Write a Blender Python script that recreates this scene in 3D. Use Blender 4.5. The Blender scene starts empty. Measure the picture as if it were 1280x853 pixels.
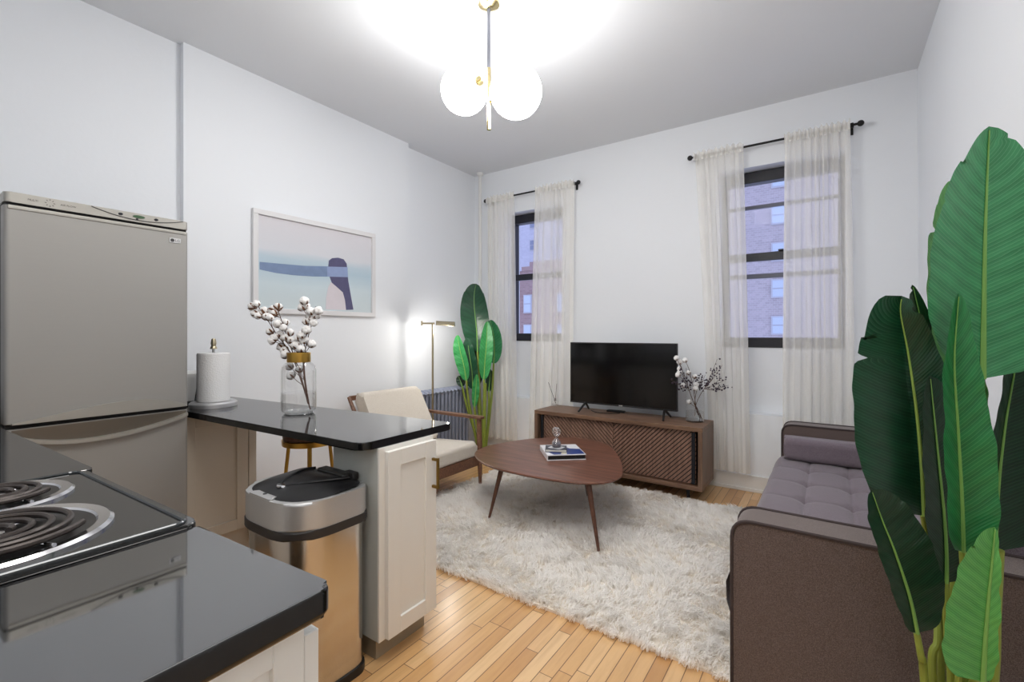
import bpy, bmesh, math, random
import numpy as np
from mathutils import Vector, Matrix
random.seed(7); np.random.seed(7)
PI = math.pi
S = bpy.context.scene
COL = S.collection

# ------------------------------------------------------------------ helpers
XF = {}
CAMH, FPX, HY = 1.32, 580.0, 417.0
YAW = math.atan(398 / 580.0)
FW = Vector((-math.sin(YAW), math.cos(YAW), 0)); RT = Vector((math.cos(YAW), math.sin(YAW), 0)); UP = Vector((0, 0, 1))
def at(px, py, t):
    """world point at depth t (metres) seen at pixel (px, py) of the 1280x853 photograph"""
    return FW * t + RT * ((px - 640) / FPX * t) + UP * (CAMH + (HY - py) / FPX * t)
def at_z(px, py, z):
    return at(px, py, (CAMH - z) * FPX / (py - HY))
def at_x(px, py, x):
    d = FW + RT * ((px - 640) / FPX); return at(px, py, x / d.x)
def at_y(px, py, y):
    d = FW + RT * ((px - 640) / FPX); return at(px, py, y / d.y)

def lin(c):
    if isinstance(c, str):
        c = [int(c[i:i + 2], 16) for i in (0, 2, 4)]
    return tuple((v / 255 / 12.92 if v / 255 <= 0.04045 else ((v / 255 + 0.055) / 1.055) ** 2.4) for v in c) + (1.0,)

class NT:
    def __init__(s, name):
        s.m = bpy.data.materials.new(name); s.m.use_nodes = True
        s.t = s.m.node_tree; s.t.nodes.clear()
        s.out = s.n('ShaderNodeOutputMaterial')
    def n(s, typ, **kw):
        nd = s.t.nodes.new(typ)
        for k, v in kw.items():
            if k in ('ins',):
                for a, b in v.items(): nd.inputs[a].default_value = b
            else: setattr(nd, k, v)
        return nd
    def l(s, a, b): s.t.links.new(a, b)
    def math(s, op, a, b=None, c=None):
        nd = s.n('ShaderNodeMath', operation=op)
        for i, v in enumerate((a, b, c)):
            if v is None: continue
            if isinstance(v, (int, float)): nd.inputs[i].default_value = v
            else: s.l(v, nd.inputs[i])
        return nd.outputs[0]
    def mix(s, f, a, b):
        nd = s.n('ShaderNodeMix', data_type='RGBA')
        for i, v in ((0, f), (6, a), (7, b)):
            if isinstance(v, (int, float, tuple)): nd.inputs[i].default_value = v
            else: s.l(v, nd.inputs[i])
        return nd.outputs[2]
    def ramp(s, f, stops):
        nd = s.n('ShaderNodeValToRGB'); e = nd.color_ramp.elements
        e[0].position, e[0].color = stops[0]; e[1].position, e[1].color = stops[-1]
        for p, c in stops[1:-1]:
            q = e.new(p); q.color = c
        s.l(f, nd.inputs[0]); return nd.outputs[0]
    def noise(s, scale, vec=None, detail=3.0, rough=0.5):
        nd = s.n('ShaderNodeTexNoise'); nd.inputs['Scale'].default_value = scale
        nd.inputs['Detail'].default_value = detail; nd.inputs['Roughness'].default_value = rough
        if vec is not None: s.l(vec, nd.inputs['Vector'])
        return nd.outputs[0]
    def obj(s): return s.n('ShaderNodeTexCoord').outputs['Object']
    def pos(s): return s.n('ShaderNodeNewGeometry').outputs['Position']
    def scale(s, vec, sc):
        nd = s.n('ShaderNodeMapping'); nd.inputs['Scale'].default_value = sc
        s.l(vec, nd.inputs['Vector']); return nd.outputs[0]
    def bsdf(s, base=None, rough=0.5, metal=0.0, ior=1.5, bump=None, bstr=0.2, bdist=0.01, **kw):
        p = s.n('ShaderNodeBsdfPrincipled')
        if base is not None:
            if isinstance(base, tuple): p.inputs['Base Color'].default_value = base
            else: s.l(base, p.inputs['Base Color'])
        if isinstance(rough, (int, float)): p.inputs['Roughness'].default_value = rough
        else: s.l(rough, p.inputs['Roughness'])
        p.inputs['Metallic'].default_value = metal; p.inputs['IOR'].default_value = ior
        for k, v in kw.items(): p.inputs[k.replace('_', ' ')].default_value = v
        if bump is not None:
            b = s.n('ShaderNodeBump'); b.inputs['Strength'].default_value = bstr; b.inputs['Distance'].default_value = bdist
            s.l(bump, b.inputs['Height']); s.l(b.outputs[0], p.inputs['Normal'])
        s.l(p.outputs[0], s.out.inputs[0]); return p

MAT = {}
def simple(name, col, rough=0.5, metal=0.0, ior=1.5, var=0.0, vscale=8.0, **kw):
    t = NT(name); c = lin(col)
    if var:
        f = t.noise(vscale, t.obj())
        base = t.mix(f, tuple(max(0, v * (1 - var)) for v in c[:3]) + (1,), tuple(min(1, v * (1 + var)) for v in c[:3]) + (1,))
    else: base = c
    t.bsdf(base, rough, metal, ior, **kw)
    MAT[name] = t.m; return t.m

def BM(): return bmesh.new()
def box(bm, x0, x1, y0, y1, z0, z1, bev=0.0, seg=2, rot=None, piv=None):
    vs = [bm.verts.new(p) for p in ((x0,y0,z0),(x1,y0,z0),(x1,y1,z0),(x0,y1,z0),(x0,y0,z1),(x1,y0,z1),(x1,y1,z1),(x0,y1,z1))]
    fs = [bm.faces.new([vs[i] for i in q]) for q in ((3,2,1,0),(4,5,6,7),(0,1,5,4),(1,2,6,5),(2,3,7,6),(3,0,4,7))]
    if rot is not None:
        bmesh.ops.rotate(bm, verts=vs, cent=piv or Vector(((x0+x1)/2,(y0+y1)/2,(z0+z1)/2)), matrix=rot)
    if bev:
        es = list({e for f in fs for e in f.edges})
        bmesh.ops.bevel(bm, geom=es, offset=bev, segments=seg, affect='EDGES', profile=0.5)
    return bm
def bx(*a, **k): return box(BM(), *a, **k)
def ring(bm, c, u, v, r, n):
    return [bm.verts.new(c + u * (r * math.cos(2*PI*i/n)) + v * (r * math.sin(2*PI*i/n))) for i in range(n)]
def tube(bm, pts, r, n=8, cap=True, closed=False):
    pts = [Vector(p) for p in pts]; m = len(pts)
    rs = r if isinstance(r, (list, tuple)) else [r] * m
    rings = []; u = None
    for i, p in enumerate(pts):
        if closed: d = (pts[(i+1) % m] - pts[i-1]).normalized()
        else: d = (pts[min(i+1, m-1)] - pts[max(i-1, 0)]).normalized()
        if u is None:
            u = d.orthogonal().normalized()
        u = (u - d * u.dot(d)).normalized(); v = d.cross(u)
        rings.append(ring(bm, p, u, v, rs[i], n))
    for a, b in list(zip(rings, rings[1:])) + ([(rings[-1], rings[0])] if closed else []):
        for i in range(n):
            bm.faces.new((a[i], a[(i+1) % n], b[(i+1) % n], b[i]))
    if cap and not closed:
        bm.faces.new(rings[0][::-1]); bm.faces.new(rings[-1])
    return bm
def lathe(bm, prof, c=(0,0,0), n=32, cap0=True, cap1=True, sx=1, sy=1):
    rings = [[bm.verts.new((c[0]+sx*r*math.cos(2*PI*i/n), c[1]+sy*r*math.sin(2*PI*i/n), c[2]+z)) for i in range(n)] for r, z in prof]
    for a, b in zip(rings, rings[1:]):
        for i in range(n): bm.faces.new((a[i], a[(i+1) % n], b[(i+1) % n], b[i]))
    if cap0: bm.faces.new(rings[0][::-1])
    if cap1: bm.faces.new(rings[-1])
    return bm
def prism(bm, poly, z0, z1, bev=0.0, seg=2, axis='z'):
    """polygon extruded along an axis; poly in the other two coordinates"""
    def P(a, b, w): return {'z': (a, b, w), 'y': (a, w, b), 'x': (w, a, b)}[axis]
    lo = [bm.verts.new(P(a, b, z0)) for a, b in poly]; hi = [bm.verts.new(P(a, b, z1)) for a, b in poly]
    n = len(poly); f0 = bm.faces.new(lo[::-1]); f1 = bm.faces.new(hi)
    for i in range(n): bm.faces.new((lo[i], lo[(i+1) % n], hi[(i+1) % n], hi[i]))
    if bev:
        es = list(set(f0.edges) | set(f1.edges))
        bmesh.ops.bevel(bm, geom=es, offset=bev, segments=seg, affect='EDGES', profile=0.5)
    return bm
def sphere(bm, c, r, nu=16, nv=10, sz=1.0):
    bmesh.ops.create_uvsphere(bm, u_segments=nu, v_segments=nv, radius=r, matrix=Matrix.Translation(c) @ Matrix.Diagonal((1,1,sz,1)))
    return bm
def rpoly(pts, r, n=6):
    """polygon with rounded corners; r one radius or one per corner"""
    out = []; m = len(pts)
    for i in range(m):
        p = Vector(pts[i]); a = Vector(pts[i-1]); b = Vector(pts[(i+1) % m]); rr = r[i] if isinstance(r, (list, tuple)) else r
        if rr <= 0: out.append(tuple(p)); continue
        da = (a-p).normalized(); db = (b-p).normalized()
        for k in range(n+1):
            s = k / n
            q = p + da*rr*(1-s)**2 + db*rr*s**2
            out.append((q.x, q.y))
    return out
def spline(pts, k=8, closed=False):
    pts = [Vector(p) for p in pts]; m = len(pts); out = []
    rng = range(m if closed else m-1)
    for i in rng:
        g = (lambda j: pts[j % m]) if closed else (lambda j: pts[min(max(j, 0), m-1)])
        p0, p1, p2, p3 = g(i-1), g(i), g(i+1), g(i+2)
        for s in range(k):
            t = s / k
            out.append(0.5*((2*p1)+(p2-p0)*t+(2*p0-5*p1+4*p2-p3)*t*t+(3*p1-p0-3*p2+p3)*t**3))
    if not closed: out.append(pts[-1])
    return out

def obj(name, bm, m, parent=None, label=None, kind=None, sharp=35, local=False, smooth=True, recalc=True, wn=True):
    if isinstance(bm, bmesh.types.BMesh):
        if recalc: bmesh.ops.recalc_face_normals(bm, faces=bm.faces)
        me = bpy.data.meshes.new(name); bm.to_mesh(me); bm.free()
    else: me = bm
    o = bpy.data.objects.new(name, me); COL.objects.link(o)
    if parent is not None:
        o.parent = parent
        if not local: me.transform(XF[parent.name].inverted())
        XF[o.name] = XF[parent.name]
    else: XF[o.name] = Matrix()
    if m is not None: me.materials.append(MAT[m] if isinstance(m, str) else m)
    if smooth and len(me.polygons):
        me.polygons.foreach_set('use_smooth', [True] * len(me.polygons))
        me.set_sharp_from_angle(angle=math.radians(sharp))
        if sharp < 100 and wn:
            md = o.modifiers.new('weighted_normal', 'WEIGHTED_NORMAL'); md.keep_sharp = True; md.weight = 80
    if label: o['label'] = label
    if kind: o['kind'] = kind
    return o
def thing(name, label, cat, loc=(0,0,0), rz=0.0, group=None):
    o = bpy.data.objects.new(name, None); COL.objects.link(o); o.empty_display_size = 0.1
    o.location = loc; o.rotation_euler = (0, 0, rz)
    XF[o.name] = Matrix.Translation(loc) @ Matrix.Rotation(rz, 4, 'Z')
    o['label'] = label; o['category'] = cat
    if group: o['group'] = group
    return o
def tag(o, label, cat, group=None):
    o['label'] = label; o['category'] = cat
    if group: o['group'] = group
    return o
def struct(name, bm, m, parent=None, **k):
    o = obj(name, bm, m, parent, **k); o['kind'] = 'structure'; return o
def inst(name, me, parent, world_loc, rot=None, sc=1.0):
    """a part that shares mesh data, placed at a world position under its thing"""
    o = bpy.data.objects.new(name, me); COL.objects.link(o); o.parent = parent
    base = XF[parent.name]
    o.location = base.inverted() @ Vector(world_loc)
    if rot: o.rotation_euler = rot
    o.scale = (sc, sc, sc)
    XF[o.name] = base @ Matrix.LocRotScale(o.location, o.rotation_euler, o.scale)
    return o
def text_mesh(body, size, extrude=0.0006):
    c = bpy.data.curves.new('lettering', 'FONT'); c.body = body; c.size = size; c.extrude = extrude
    c.align_x = 'CENTER'; c.align_y = 'CENTER'
    o = bpy.data.objects.new('lettering', c); COL.objects.link(o)
    bpy.context.view_layer.update()
    me = bpy.data.meshes.new_from_object(o.evaluated_get(bpy.context.evaluated_depsgraph_get()))
    bpy.data.objects.remove(o); return me

# ------------------------------------------------------------------ materials
t = NT('wall_paint'); n = t.noise(35, t.obj(), 4)
t.bsdf(lin((233,236,240)), 0.62, bump=n, bstr=0.06); MAT['wall'] = t.m
t = NT('ceiling_paint'); n = t.noise(25, t.obj(), 4)
t.bsdf(lin((226,228,231)), 0.8, bump=n, bstr=0.05); MAT['ceiling'] = t.m
simple('trim_white', (226,226,224), 0.4)
simple('frame_white', (222,221,222), 0.4)

t = NT('oak_strip_floor'); sep = t.n('ShaderNodeSeparateXYZ'); t.l(t.pos(), sep.inputs[0]); X_, Y_ = sep.outputs[0], sep.outputs[1]
r = t.math('DIVIDE', X_, 0.0585); row = t.math('FLOOR', r); fx = t.math('FRACT', r)
w1 = t.n('ShaderNodeTexWhiteNoise', noise_dimensions='1D'); t.l(row, w1.inputs['W'])
yy = t.math('DIVIDE', t.math('ADD', Y_, t.math('MULTIPLY', w1.outputs[0], 5.0)), 0.92); pl = t.math('FLOOR', yy); fy = t.math('FRACT', yy)
w2 = t.n('ShaderNodeTexWhiteNoise', noise_dimensions='2D'); cb = t.n('ShaderNodeCombineXYZ'); t.l(row, cb.inputs[0]); t.l(pl, cb.inputs[1]); t.l(cb.outputs[0], w2.inputs['Vector'])
rnd = w2.outputs[0]
cv = t.n('ShaderNodeCombineXYZ'); t.l(t.math('MULTIPLY', X_, 26), cv.inputs[0]); t.l(t.math('MULTIPLY', Y_, 2.2), cv.inputs[1]); t.l(t.math('MULTIPLY', rnd, 30), cv.inputs[2])
g = t.noise(1.6, cv.outputs[0], 6, 0.62)
base = t.ramp(rnd, [(0.0, lin((190,140,88))), (0.3, lin((211,166,112))), (0.7, lin((220,178,126))), (1.0, lin((228,192,144)))])
base = t.mix(t.math('MULTIPLY', t.ramp(g, [(0.42, (0,0,0,1)), (0.72, (1,1,1,1))]), 0.32), base, lin((168,118,72)))
gap = t.math('MAXIMUM', t.math('MAXIMUM', t.math('LESS_THAN', fx, 0.035), t.math('GREATER_THAN', fx, 0.975)), t.math('LESS_THAN', fy, 0.0035))
base = t.mix(t.math('MULTIPLY', gap, 0.8), base, lin((84,52,28)))
hb = t.math('SUBTRACT', t.math('MULTIPLY', g, 0.15), gap)
t.bsdf(base, 0.3, bump=hb, bstr=0.25, bdist=0.002, Coat_Weight=0.25, Coat_Roughness=0.2); MAT['floor'] = t.m

def wood(name, dark, light, axis=0, scale=3.0, rough=0.42, stretch=14.0):
    t = NT(name); sc = [stretch] * 3; sc[axis] = 1.0
    v = t.scale(t.obj(), tuple(sc)); n1 = t.noise(scale, v, 6, 0.6)
    n2 = t.noise(scale * 5, v, 3, 0.5)
    f = t.math('ADD', t.math('MULTIPLY', n1, 0.75), t.math('MULTIPLY', n2, 0.25))
    c = t.ramp(f, [(0.3, lin(dark)), (0.52, tuple((a+b)/2 for a, b in zip(lin(dark), lin(light)))), (0.7, lin(light))])
    t.bsdf(c, rough, bump=n2, bstr=0.05, bdist=0.003); MAT[name] = t.m
wood('walnut_console', (86,62,48), (143,110,86), 0, 3.0)
wood('walnut_side', (82,60,48), (140,110,88), 2, 3.0)
wood('walnut_table', (80,50,40), (140,96,78), 0, 2.6, 0.3)
wood('walnut_leg', (66,40,30), (110,72,54), 2, 6.0, 0.4)
wood('slat_wood', (108,80,66), (152,118,100), 2, 5.0, 0.5)
wood('chair_wood', (86,58,44), (144,102,78), 0, 5.0, 0.4)
simple('console_dark', (34,28,27), 0.6)
simple('dark_metal', (44,46,52), 0.4, 0.6)
simple('black_rod', (22,22,24), 0.45, 0.3)

def brushed(name, col, rough, axis=2, var=0.1, fine=220, metal=1.0):
    t = NT(name); sc = [fine] * 3; sc[axis] = 3.0
    n = t.noise(1.0, t.scale(t.obj(), tuple(sc)), 4, 0.6); c = lin(col)
    base = t.mix(n, tuple(v * (1-var) for v in c[:3]) + (1,), tuple(min(1, v * (1+var)) for v in c[:3]) + (1,))
    rr = t.math('ADD', t.math('MULTIPLY', n, 0.12), rough - 0.06)
    t.bsdf(base, rr, metal); MAT[name] = t.m
brushed('stainless_fridge', (158,156,152), 0.5, 1, 0.035, 220, 0.4)
brushed('stainless_trim', (170,167,160), 0.42, 1, 0.03, 220, 0.6)
brushed('stainless_can', (205,200,194), 0.2, 2, 0.06)
brushed('stainless_rim', (198,198,198), 0.4, 0, 0.04, 220, 0.7)
brushed('steel_base', (206,206,208), 0.34, 0, 0.04, 220, 0.7)
simple('fridge_side', (70,70,70), 0.5, 0.3)
simple('gap_black', (14,13,13), 0.7)
simple('chrome', (215,215,218), 0.12, 1.0)
simple('brass', (190,150,72), 0.28, 1.0)
simple('brass_satin', (140,112,58), 0.42, 0.9)
simple('champagne', (190,178,150), 0.3, 1.0)
simple('pale_gold', (215,198,150), 0.25, 1.0)
simple('pendant_rod', (120,122,130), 0.4, 0.7)

t = NT('black_granite'); v = t.n('ShaderNodeTexVoronoi'); v.inputs['Scale'].default_value = 420
t.l(t.obj(), v.inputs['Vector']); c = t.ramp(v.outputs['Distance'], [(0.0, lin((40,41,43))), (0.35, lin((20,20,22))), (1.0, lin((12,12,13)))])
t.bsdf(c, 0.035, ior=2.7); MAT['granite'] = t.m
simple('granite_edge', (15,15,16), 0.12, 0, 1.45)
def edge_dark(o):
    o.data.materials.append(MAT['granite_edge'])
    for p in o.data.polygons:
        if abs(p.normal.z) < 0.75: p.material_index = 1
simple('black_enamel', (20,20,21), 0.05, 0, 1.85)
simple('enamel_edge', (50,55,58), 0.12, 0.3, 1.7)
simple('coil', (62,55,52), 0.4, 0.4)
simple('pan_dark', (14,13,13), 0.3, 0.3)
simple('cabinet_paint', (226,224,218), 0.42)
simple('cabinet_warm_bounce', (212,202,186), 0.42)  # cabinet paint with the warm floor bounce put into its colour
simple('cabinet_shaded_side', (186,190,186), 0.45)  # darker copy of the cabinet paint, shade of the unlit side painted in
simple('cabinet_white', (226,227,224), 0.42)
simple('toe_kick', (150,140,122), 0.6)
simple('black_plastic', (26,26,27), 0.38, var=0.0)
simple('dark_plastic', (44,41,40), 0.5)
simple('white_plastic', (226,226,224), 0.3)
simple('lid_black', (15,15,17), 0.4, ior=1.38)
t = NT('paper_towel'); n = t.n('ShaderNodeTexVoronoi'); n.inputs['Scale'].default_value = 130; t.l(t.obj(), n.inputs['Vector'])
t.bsdf(lin((232,232,232)), 0.9, bump=n.outputs[0], bstr=0.35, bdist=0.004); MAT['paper'] = t.m

def fabric(name, c1, c2, scale=420, bstr=0.35, sheen=0.3, rough=0.95):
    t = NT(name); n = t.noise(scale, t.obj(), 2, 0.7); n2 = t.noise(6, t.obj(), 2)
    c = t.mix(t.ramp(n, [(0.35, (0,0,0,1)), (0.65, (1,1,1,1))]), lin(c1), lin(c2))
    t.bsdf(c, rough, bump=n, bstr=bstr, bdist=0.003, Sheen_Weight=sheen); MAT[name] = t.m
fabric('sofa_fabric', (92,81,88), (132,120,130))
fabric('sofa_shaded_fabric', (72,59,54), (112,97,93))  # sofa fabric darkened to paint in the shade on the arms' outer face
simple('piping', (60,50,50), 0.9)
fabric('linen_cream', (196,186,172), (226,218,206), 300, 0.3)

t = NT('radiator_paint'); t.bsdf(lin((142,148,166)), 0.4, 0.35); MAT['radiator'] = t.m

t = NT('sheer_curtain'); v = t.scale(t.obj(), (700, 700, 260)); n = t.noise(1.0, v, 2, 0.6)
tr = t.n('ShaderNodeBsdfTransparent'); df = t.n('ShaderNodeBsdfDiffuse'); tl = t.n('ShaderNodeBsdfTranslucent')
df.inputs[0].default_value = lin((254,252,245)); tl.inputs[0].default_value = lin((254,252,247)); tr.inputs[0].default_value = (0.97, 0.97, 1, 1)
m1 = t.n('ShaderNodeMixShader'); m1.inputs[0].default_value = 0.25; t.l(df.outputs[0], m1.inputs[1]); t.l(tl.outputs[0], m1.inputs[2])
m2 = t.n('ShaderNodeMixShader'); t.l(t.math('ADD', t.math('MULTIPLY', n, 0.25), 0.52), m2.inputs[0]); t.l(tr.outputs[0], m2.inputs[1]); t.l(m1.outputs[0], m2.inputs[2])
t.l(m2.outputs[0], t.out.inputs[0]); MAT['sheer'] = t.m

def thin_glass(name, tint=(0.97,0.98,0.98,1), refl=0.9, blend=0.35, gr=0.0, f0=0.04):
    t = NT(name); tr = t.n('ShaderNodeBsdfTransparent'); tr.inputs[0].default_value = tint
    gl = t.n('ShaderNodeBsdfGlossy'); gl.inputs['Roughness'].default_value = gr; gl.inputs[0].default_value = (refl,)*3 + (1,)
    lw = t.n('ShaderNodeLayerWeight'); lw.inputs[0].default_value = blend
    f = t.math('POWER', lw.outputs['Facing'], 2.2); f = t.math('ADD', t.math('MULTIPLY', f, 0.8), f0)
    m = t.n('ShaderNodeMixShader'); t.l(f, m.inputs[0]); t.l(tr.outputs[0], m.inputs[1]); t.l(gl.outputs[0], m.inputs[2])
    t.l(m.outputs[0], t.out.inputs[0]); MAT[name] = t.m
thin_glass('jar_glass', (0.985,0.987,0.987,1), 0.95, 0.42, 0.0, 0.05)
thin_glass('window_glass', (0.93,0.95,1,1), 0.4, 0.2, 0.0, 0.008)
thin_glass('bright_glass', (0.97,0.97,0.98,1), 1.0, 0.6, 0.02, 0.16)
thin_glass('water', (0.955,0.955,0.95,1), 0.9, 0.5)

t = NT('globe_glass'); e = t.n('ShaderNodeEmission'); e.inputs[0].default_value = (1, 0.99, 0.975, 1); e.inputs[1].default_value = 27.0
t.l(e.outputs[0], t.out.inputs[0]); MAT['globe'] = t.m
t = NT('lamp_diffuser'); e = t.n('ShaderNodeEmission'); e.inputs[0].default_value = (1, 0.95, 0.88, 1); e.inputs[1].default_value = 8.0
t.l(e.outputs[0], t.out.inputs[0]); MAT['lamp_glow'] = t.m
simple('screen', (8,8,10), 0.12, 0, 1.6)
simple('tv_bezel', (30,30,33), 0.35)

def leafmat(name, dark, light, vein, rough=0.35):
    t = NT(name); uv = t.n('ShaderNodeUVMap').outputs[0]; sp = t.n('ShaderNodeSeparateXYZ'); t.l(uv, sp.inputs[0])
    au = t.math('ABSOLUTE', t.math('SUBTRACT', t.math('MULTIPLY', sp.outputs[0], 2), 1))
    c = t.math('SUBTRACT', sp.outputs[1], t.math('MULTIPLY', au, 0.10))
    nz = t.noise(9, t.obj(), 2)
    s1 = t.math('SINE', t.math('ADD', t.math('MULTIPLY', c, 420), t.math('MULTIPLY', nz, 3)))
    s2 = t.math('SINE', t.math('ADD', t.math('MULTIPLY', c, 97), t.math('MULTIPLY', nz, 9)))
    b = t.math('ADD', t.math('MULTIPLY', t.math('ADD', t.math('MULTIPLY', s2, 0.4), t.math('MULTIPLY', t.math('SUBTRACT', t.noise(14, t.obj(), 3), 0.5), 1.6)), 0.45), 0.5)
    col = t.mix(b, lin(dark), lin(light))
    lines = t.math('MULTIPLY', t.ramp(t.math('ADD', t.math('MULTIPLY', s1, 0.5), 0.5), [(0.90, (0,0,0,1)), (1.0, (1,1,1,1))]), 0.34)
    col = t.mix(lines, col, lin(vein))
    hh = t.math('ADD', t.math('MULTIPLY', s2, 0.35), t.math('MULTIPLY', s1, 0.2))
    t.bsdf(col, rough, bump=hh, bstr=0.22, bdist=0.004); MAT[name] = t.m
leafmat('leaf_mid', (26,100,58), (66,150,98), (140,200,150), 0.3)
leafmat('leaf_fold', (10,84,42), (36,128,68), (110,180,120), 0.3)
leafmat('leaf_dark', (8,48,30), (20,74,48), (96,140,104), 0.32)
leafmat('leaf_bright', (52,130,54), (96,170,82), (160,210,130), 0.4)
leafmat('leaf_deep', (5,34,20), (12,54,34), (60,110,70), 0.35)
leafmat('leaf_light', (18,102,48), (50,152,80), (130,200,130), 0.4)
simple('leaf_rib', (122,168,84), 0.45); simple('rib_bright', (168,200,96), 0.45)
simple('stem_green', (128,142,56), 0.45, var=0.2, vscale=20)
simple('stem_dark', (58,78,36), 0.45, var=0.2, vscale=20)
simple('pot', (52,52,54), 0.6); simple('soil', (48,36,28), 0.95)
simple('cotton', (240,238,236), 0.95, Sheen_Weight=0.5)
simple('husk', (104,66,40), 0.8); simple('twig', (82,54,40), 0.8)
simple('berry', (48,34,54), 0.45)

# ------------------------------------------------------------------ the room
WY, XR, HC = 4.33, 0.51, 3.195
XA, XB, XC = -3.48, -3.43, -3.51
YN = -2.6
YS1, YS2 = 1.265, 3.195
struct('floor', bx(XC-0.1, XR+0.1, YN-0.1, WY+0.3, -0.08, 0.0), 'floor')
struct('ceiling', bx(XC-0.1, XR+0.1, YN-0.1, WY+0.3, HC, HC+0.08), 'ceiling')
struct('wall_left', prism(BM(), [(XA,YN-0.1),(XA,YS1),(XB,YS1),(XB,YS2),(XC,YS2),(XC,WY+0.2),(XC-0.15,WY+0.2),(XC-0.15,YN-0.1)], 0, HC), 'wall')
struct('wall_right', bx(XR, XR+0.12, YN-0.1, WY+0.2, 0, HC), 'wall')
struct('wall_near', bx(XC-0.1, XR+0.1, YN-0.12, YN, 0, HC), 'wall')
struct('wall_kitchen', bx(XA, -0.55, -0.42, -0.30, 0, HC), 'wall')
WIN = [dict(x0=-3.065, x1=-2.325, top=2.685, bot=0.60, sill=1.235), dict(x0=-0.79, x1=0.095, top=2.712, bot=0.645, sill=1.20)]
ND = 0.13       # depth of the window niche
bm = BM()
xs = [XC-0.1, WIN[0]['x0'], WIN[0]['x1'], WIN[1]['x0'], WIN[1]['x1'], XR+0.1]
for i in (0, 2, 4): box(bm, xs[i], xs[i+1], WY, WY+0.3, 0, HC)
for w in WIN:
    box(bm, w['x0'], w['x1'], WY, WY+0.3, 0, w['bot']); box(bm, w['x0'], w['x1'], WY, WY+0.3, w['top'], HC)
    box(bm, w['x0'], w['x1'], WY+ND, WY+0.3, w['bot'], w['sill'])
struct('wall_far', bm, 'wall')
simple('window_black', (26,26,34), 0.4)
simple('window_grey', (96,98,110), 0.45)
for k, w in enumerate(WIN):
    x0, x1, y = w['x0'], w['x1'], WY+ND
    fr = struct('window_%d' % (k+1), BM(), None)
    fr.data = bpy.data.meshes.new('window_frame')
    bm = BM()
    box(bm, x0, x0+0.045, y, y+0.09, w['sill'], w['top'], 0.004); box(bm, x1-0.045, x1, y, y+0.09, w['sill'], w['top'], 0.004)
    box(bm, x0, x1, y-0.005, y+0.09, w['top']-0.10, w['top']-0.005, 0.004); box(bm, x0, x1, y-0.012, y+0.09, w['sill'], w['sill']+0.085, 0.004)
    bm.to_mesh(fr.data); bm.free(); fr.data.materials.append(MAT['window_black'])
    mid = 1.965 if k == 0 else 1.975
    o = obj('lower_sash', bx(x0+0.045, x1-0.045, y+0.005, y+0.045, mid-0.035, mid+0.035, 0.004), 'window_black', fr)
    if k == 1:
        obj('sash_lock', bx(-0.36, -0.32, y-0.012, y+0.02, mid+0.035, mid+0.05, 0.004), 'window_black', fr)
        obj('screen_rail', bx(x0+0.045, x1-0.045, y+0.05, y+0.08, 1.795, 1.835, 0.003), 'window_grey', fr)
        obj('screen_rail', bx(x0+0.045, x1-0.045, y+0.05, y+0.08, 2.40, 2.43, 0.003), 'window_grey', fr)
    obj('pane', bx(x0+0.045, x1-0.045, y+0.084, y+0.088, w['sill']+0.08, w['top']-0.09), 'window_glass', fr)
bm = BM()
for a, b in ((XC+0.02, WIN[0]['x0']), (WIN[0]['x0'], WIN[1]['x1']), (WIN[1]['x1'], XR)): pass
box(bm, XC, XR, WY-0.018, WY, 0, 0.135, 0.004); box(bm, XC, XR, WY-0.028, WY, 0, 0.03, 0.006)
struct('baseboard_far', bm, 'trim_white')
struct('baseboard_left', bx(XB, XB+0.016, 1.55, YS2, 0, 0.135, 0.004), 'trim_white')
struct('baseboard_right', bx(XR-0.016, XR, 0.2, WY-0.03, 0, 0.135, 0.004), 'trim_white')
pp = thing('steam_pipe', 'thin white vertical pipe in the far left corner beside the curtain', 'pipe', (-3.375, 4.26, 0))
obj('riser', tube(BM(), [(-3.375,4.26,0),(-3.375,4.26,HC)], 0.021, 16), 'trim_white', pp)
obj('ceiling_collar', lathe(BM(), [(0.022,-0.035),(0.036,-0.03),(0.04,-0.001)], (-3.375,4.26,HC), 20), 'trim_white', pp)

# ------------------------------------------------------------------ outside
def facade(name, label, x0, x1, y, z1, m, wins, wm, mat_frame, parapet=None):
    b = thing(name, label, 'building', ((x0+x1)/2, y, 0))
    bm = bx(x0, x1, y, y+2, -6, z1)
    if parapet:
        for (a, c, h) in parapet: box(bm, a, c, y-0.1, y+1, z1, z1+h)
    obj('brick_wall', bm, m, b)
    for (cx, cz, w, h) in wins:
        f = obj('window', bx(cx-w/2-.1, cx+w/2+.1, y-0.10, y-0.02, cz-h/2-.1, cz+h/2+.1), mat_frame, b)
        bm = bx(cx-w/2, cx+w/2, y-0.14, y-0.11, cz+0.04, cz+h/2); box(bm, cx-w/2, cx+w/2, y-0.14, y-0.11, cz-h/2, cz-0.04)
        obj('pane', bm, wm, f)
def brickmat(name, a, b, mortar):
    t = NT(name); sp = t.n('ShaderNodeSeparateXYZ'); t.l(t.pos(), sp.inputs[0]); cb = t.n('ShaderNodeCombineXYZ')
    t.l(sp.outputs[0], cb.inputs[0]); t.l(sp.outputs[2], cb.inputs[1])
    br = t.n('ShaderNodeTexBrick'); br.inputs['Scale'].default_value = 1.6; t.l(cb.outputs[0], br.inputs['Vector'])
    br.inputs['Color1'].default_value = lin(a); br.inputs['Color2'].default_value = lin(b); br.inputs['Mortar'].default_value = lin(mortar)
    nz = t.noise(0.5, t.pos(), 3); c = t.mix(t.math('MULTIPLY', nz, 0.5), br.outputs[0], lin(mortar))
    t.bsdf(c, 0.9); MAT[name] = t.m
brickmat('brick_purple', (168,158,160), (190,178,180), (196,190,194))
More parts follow.
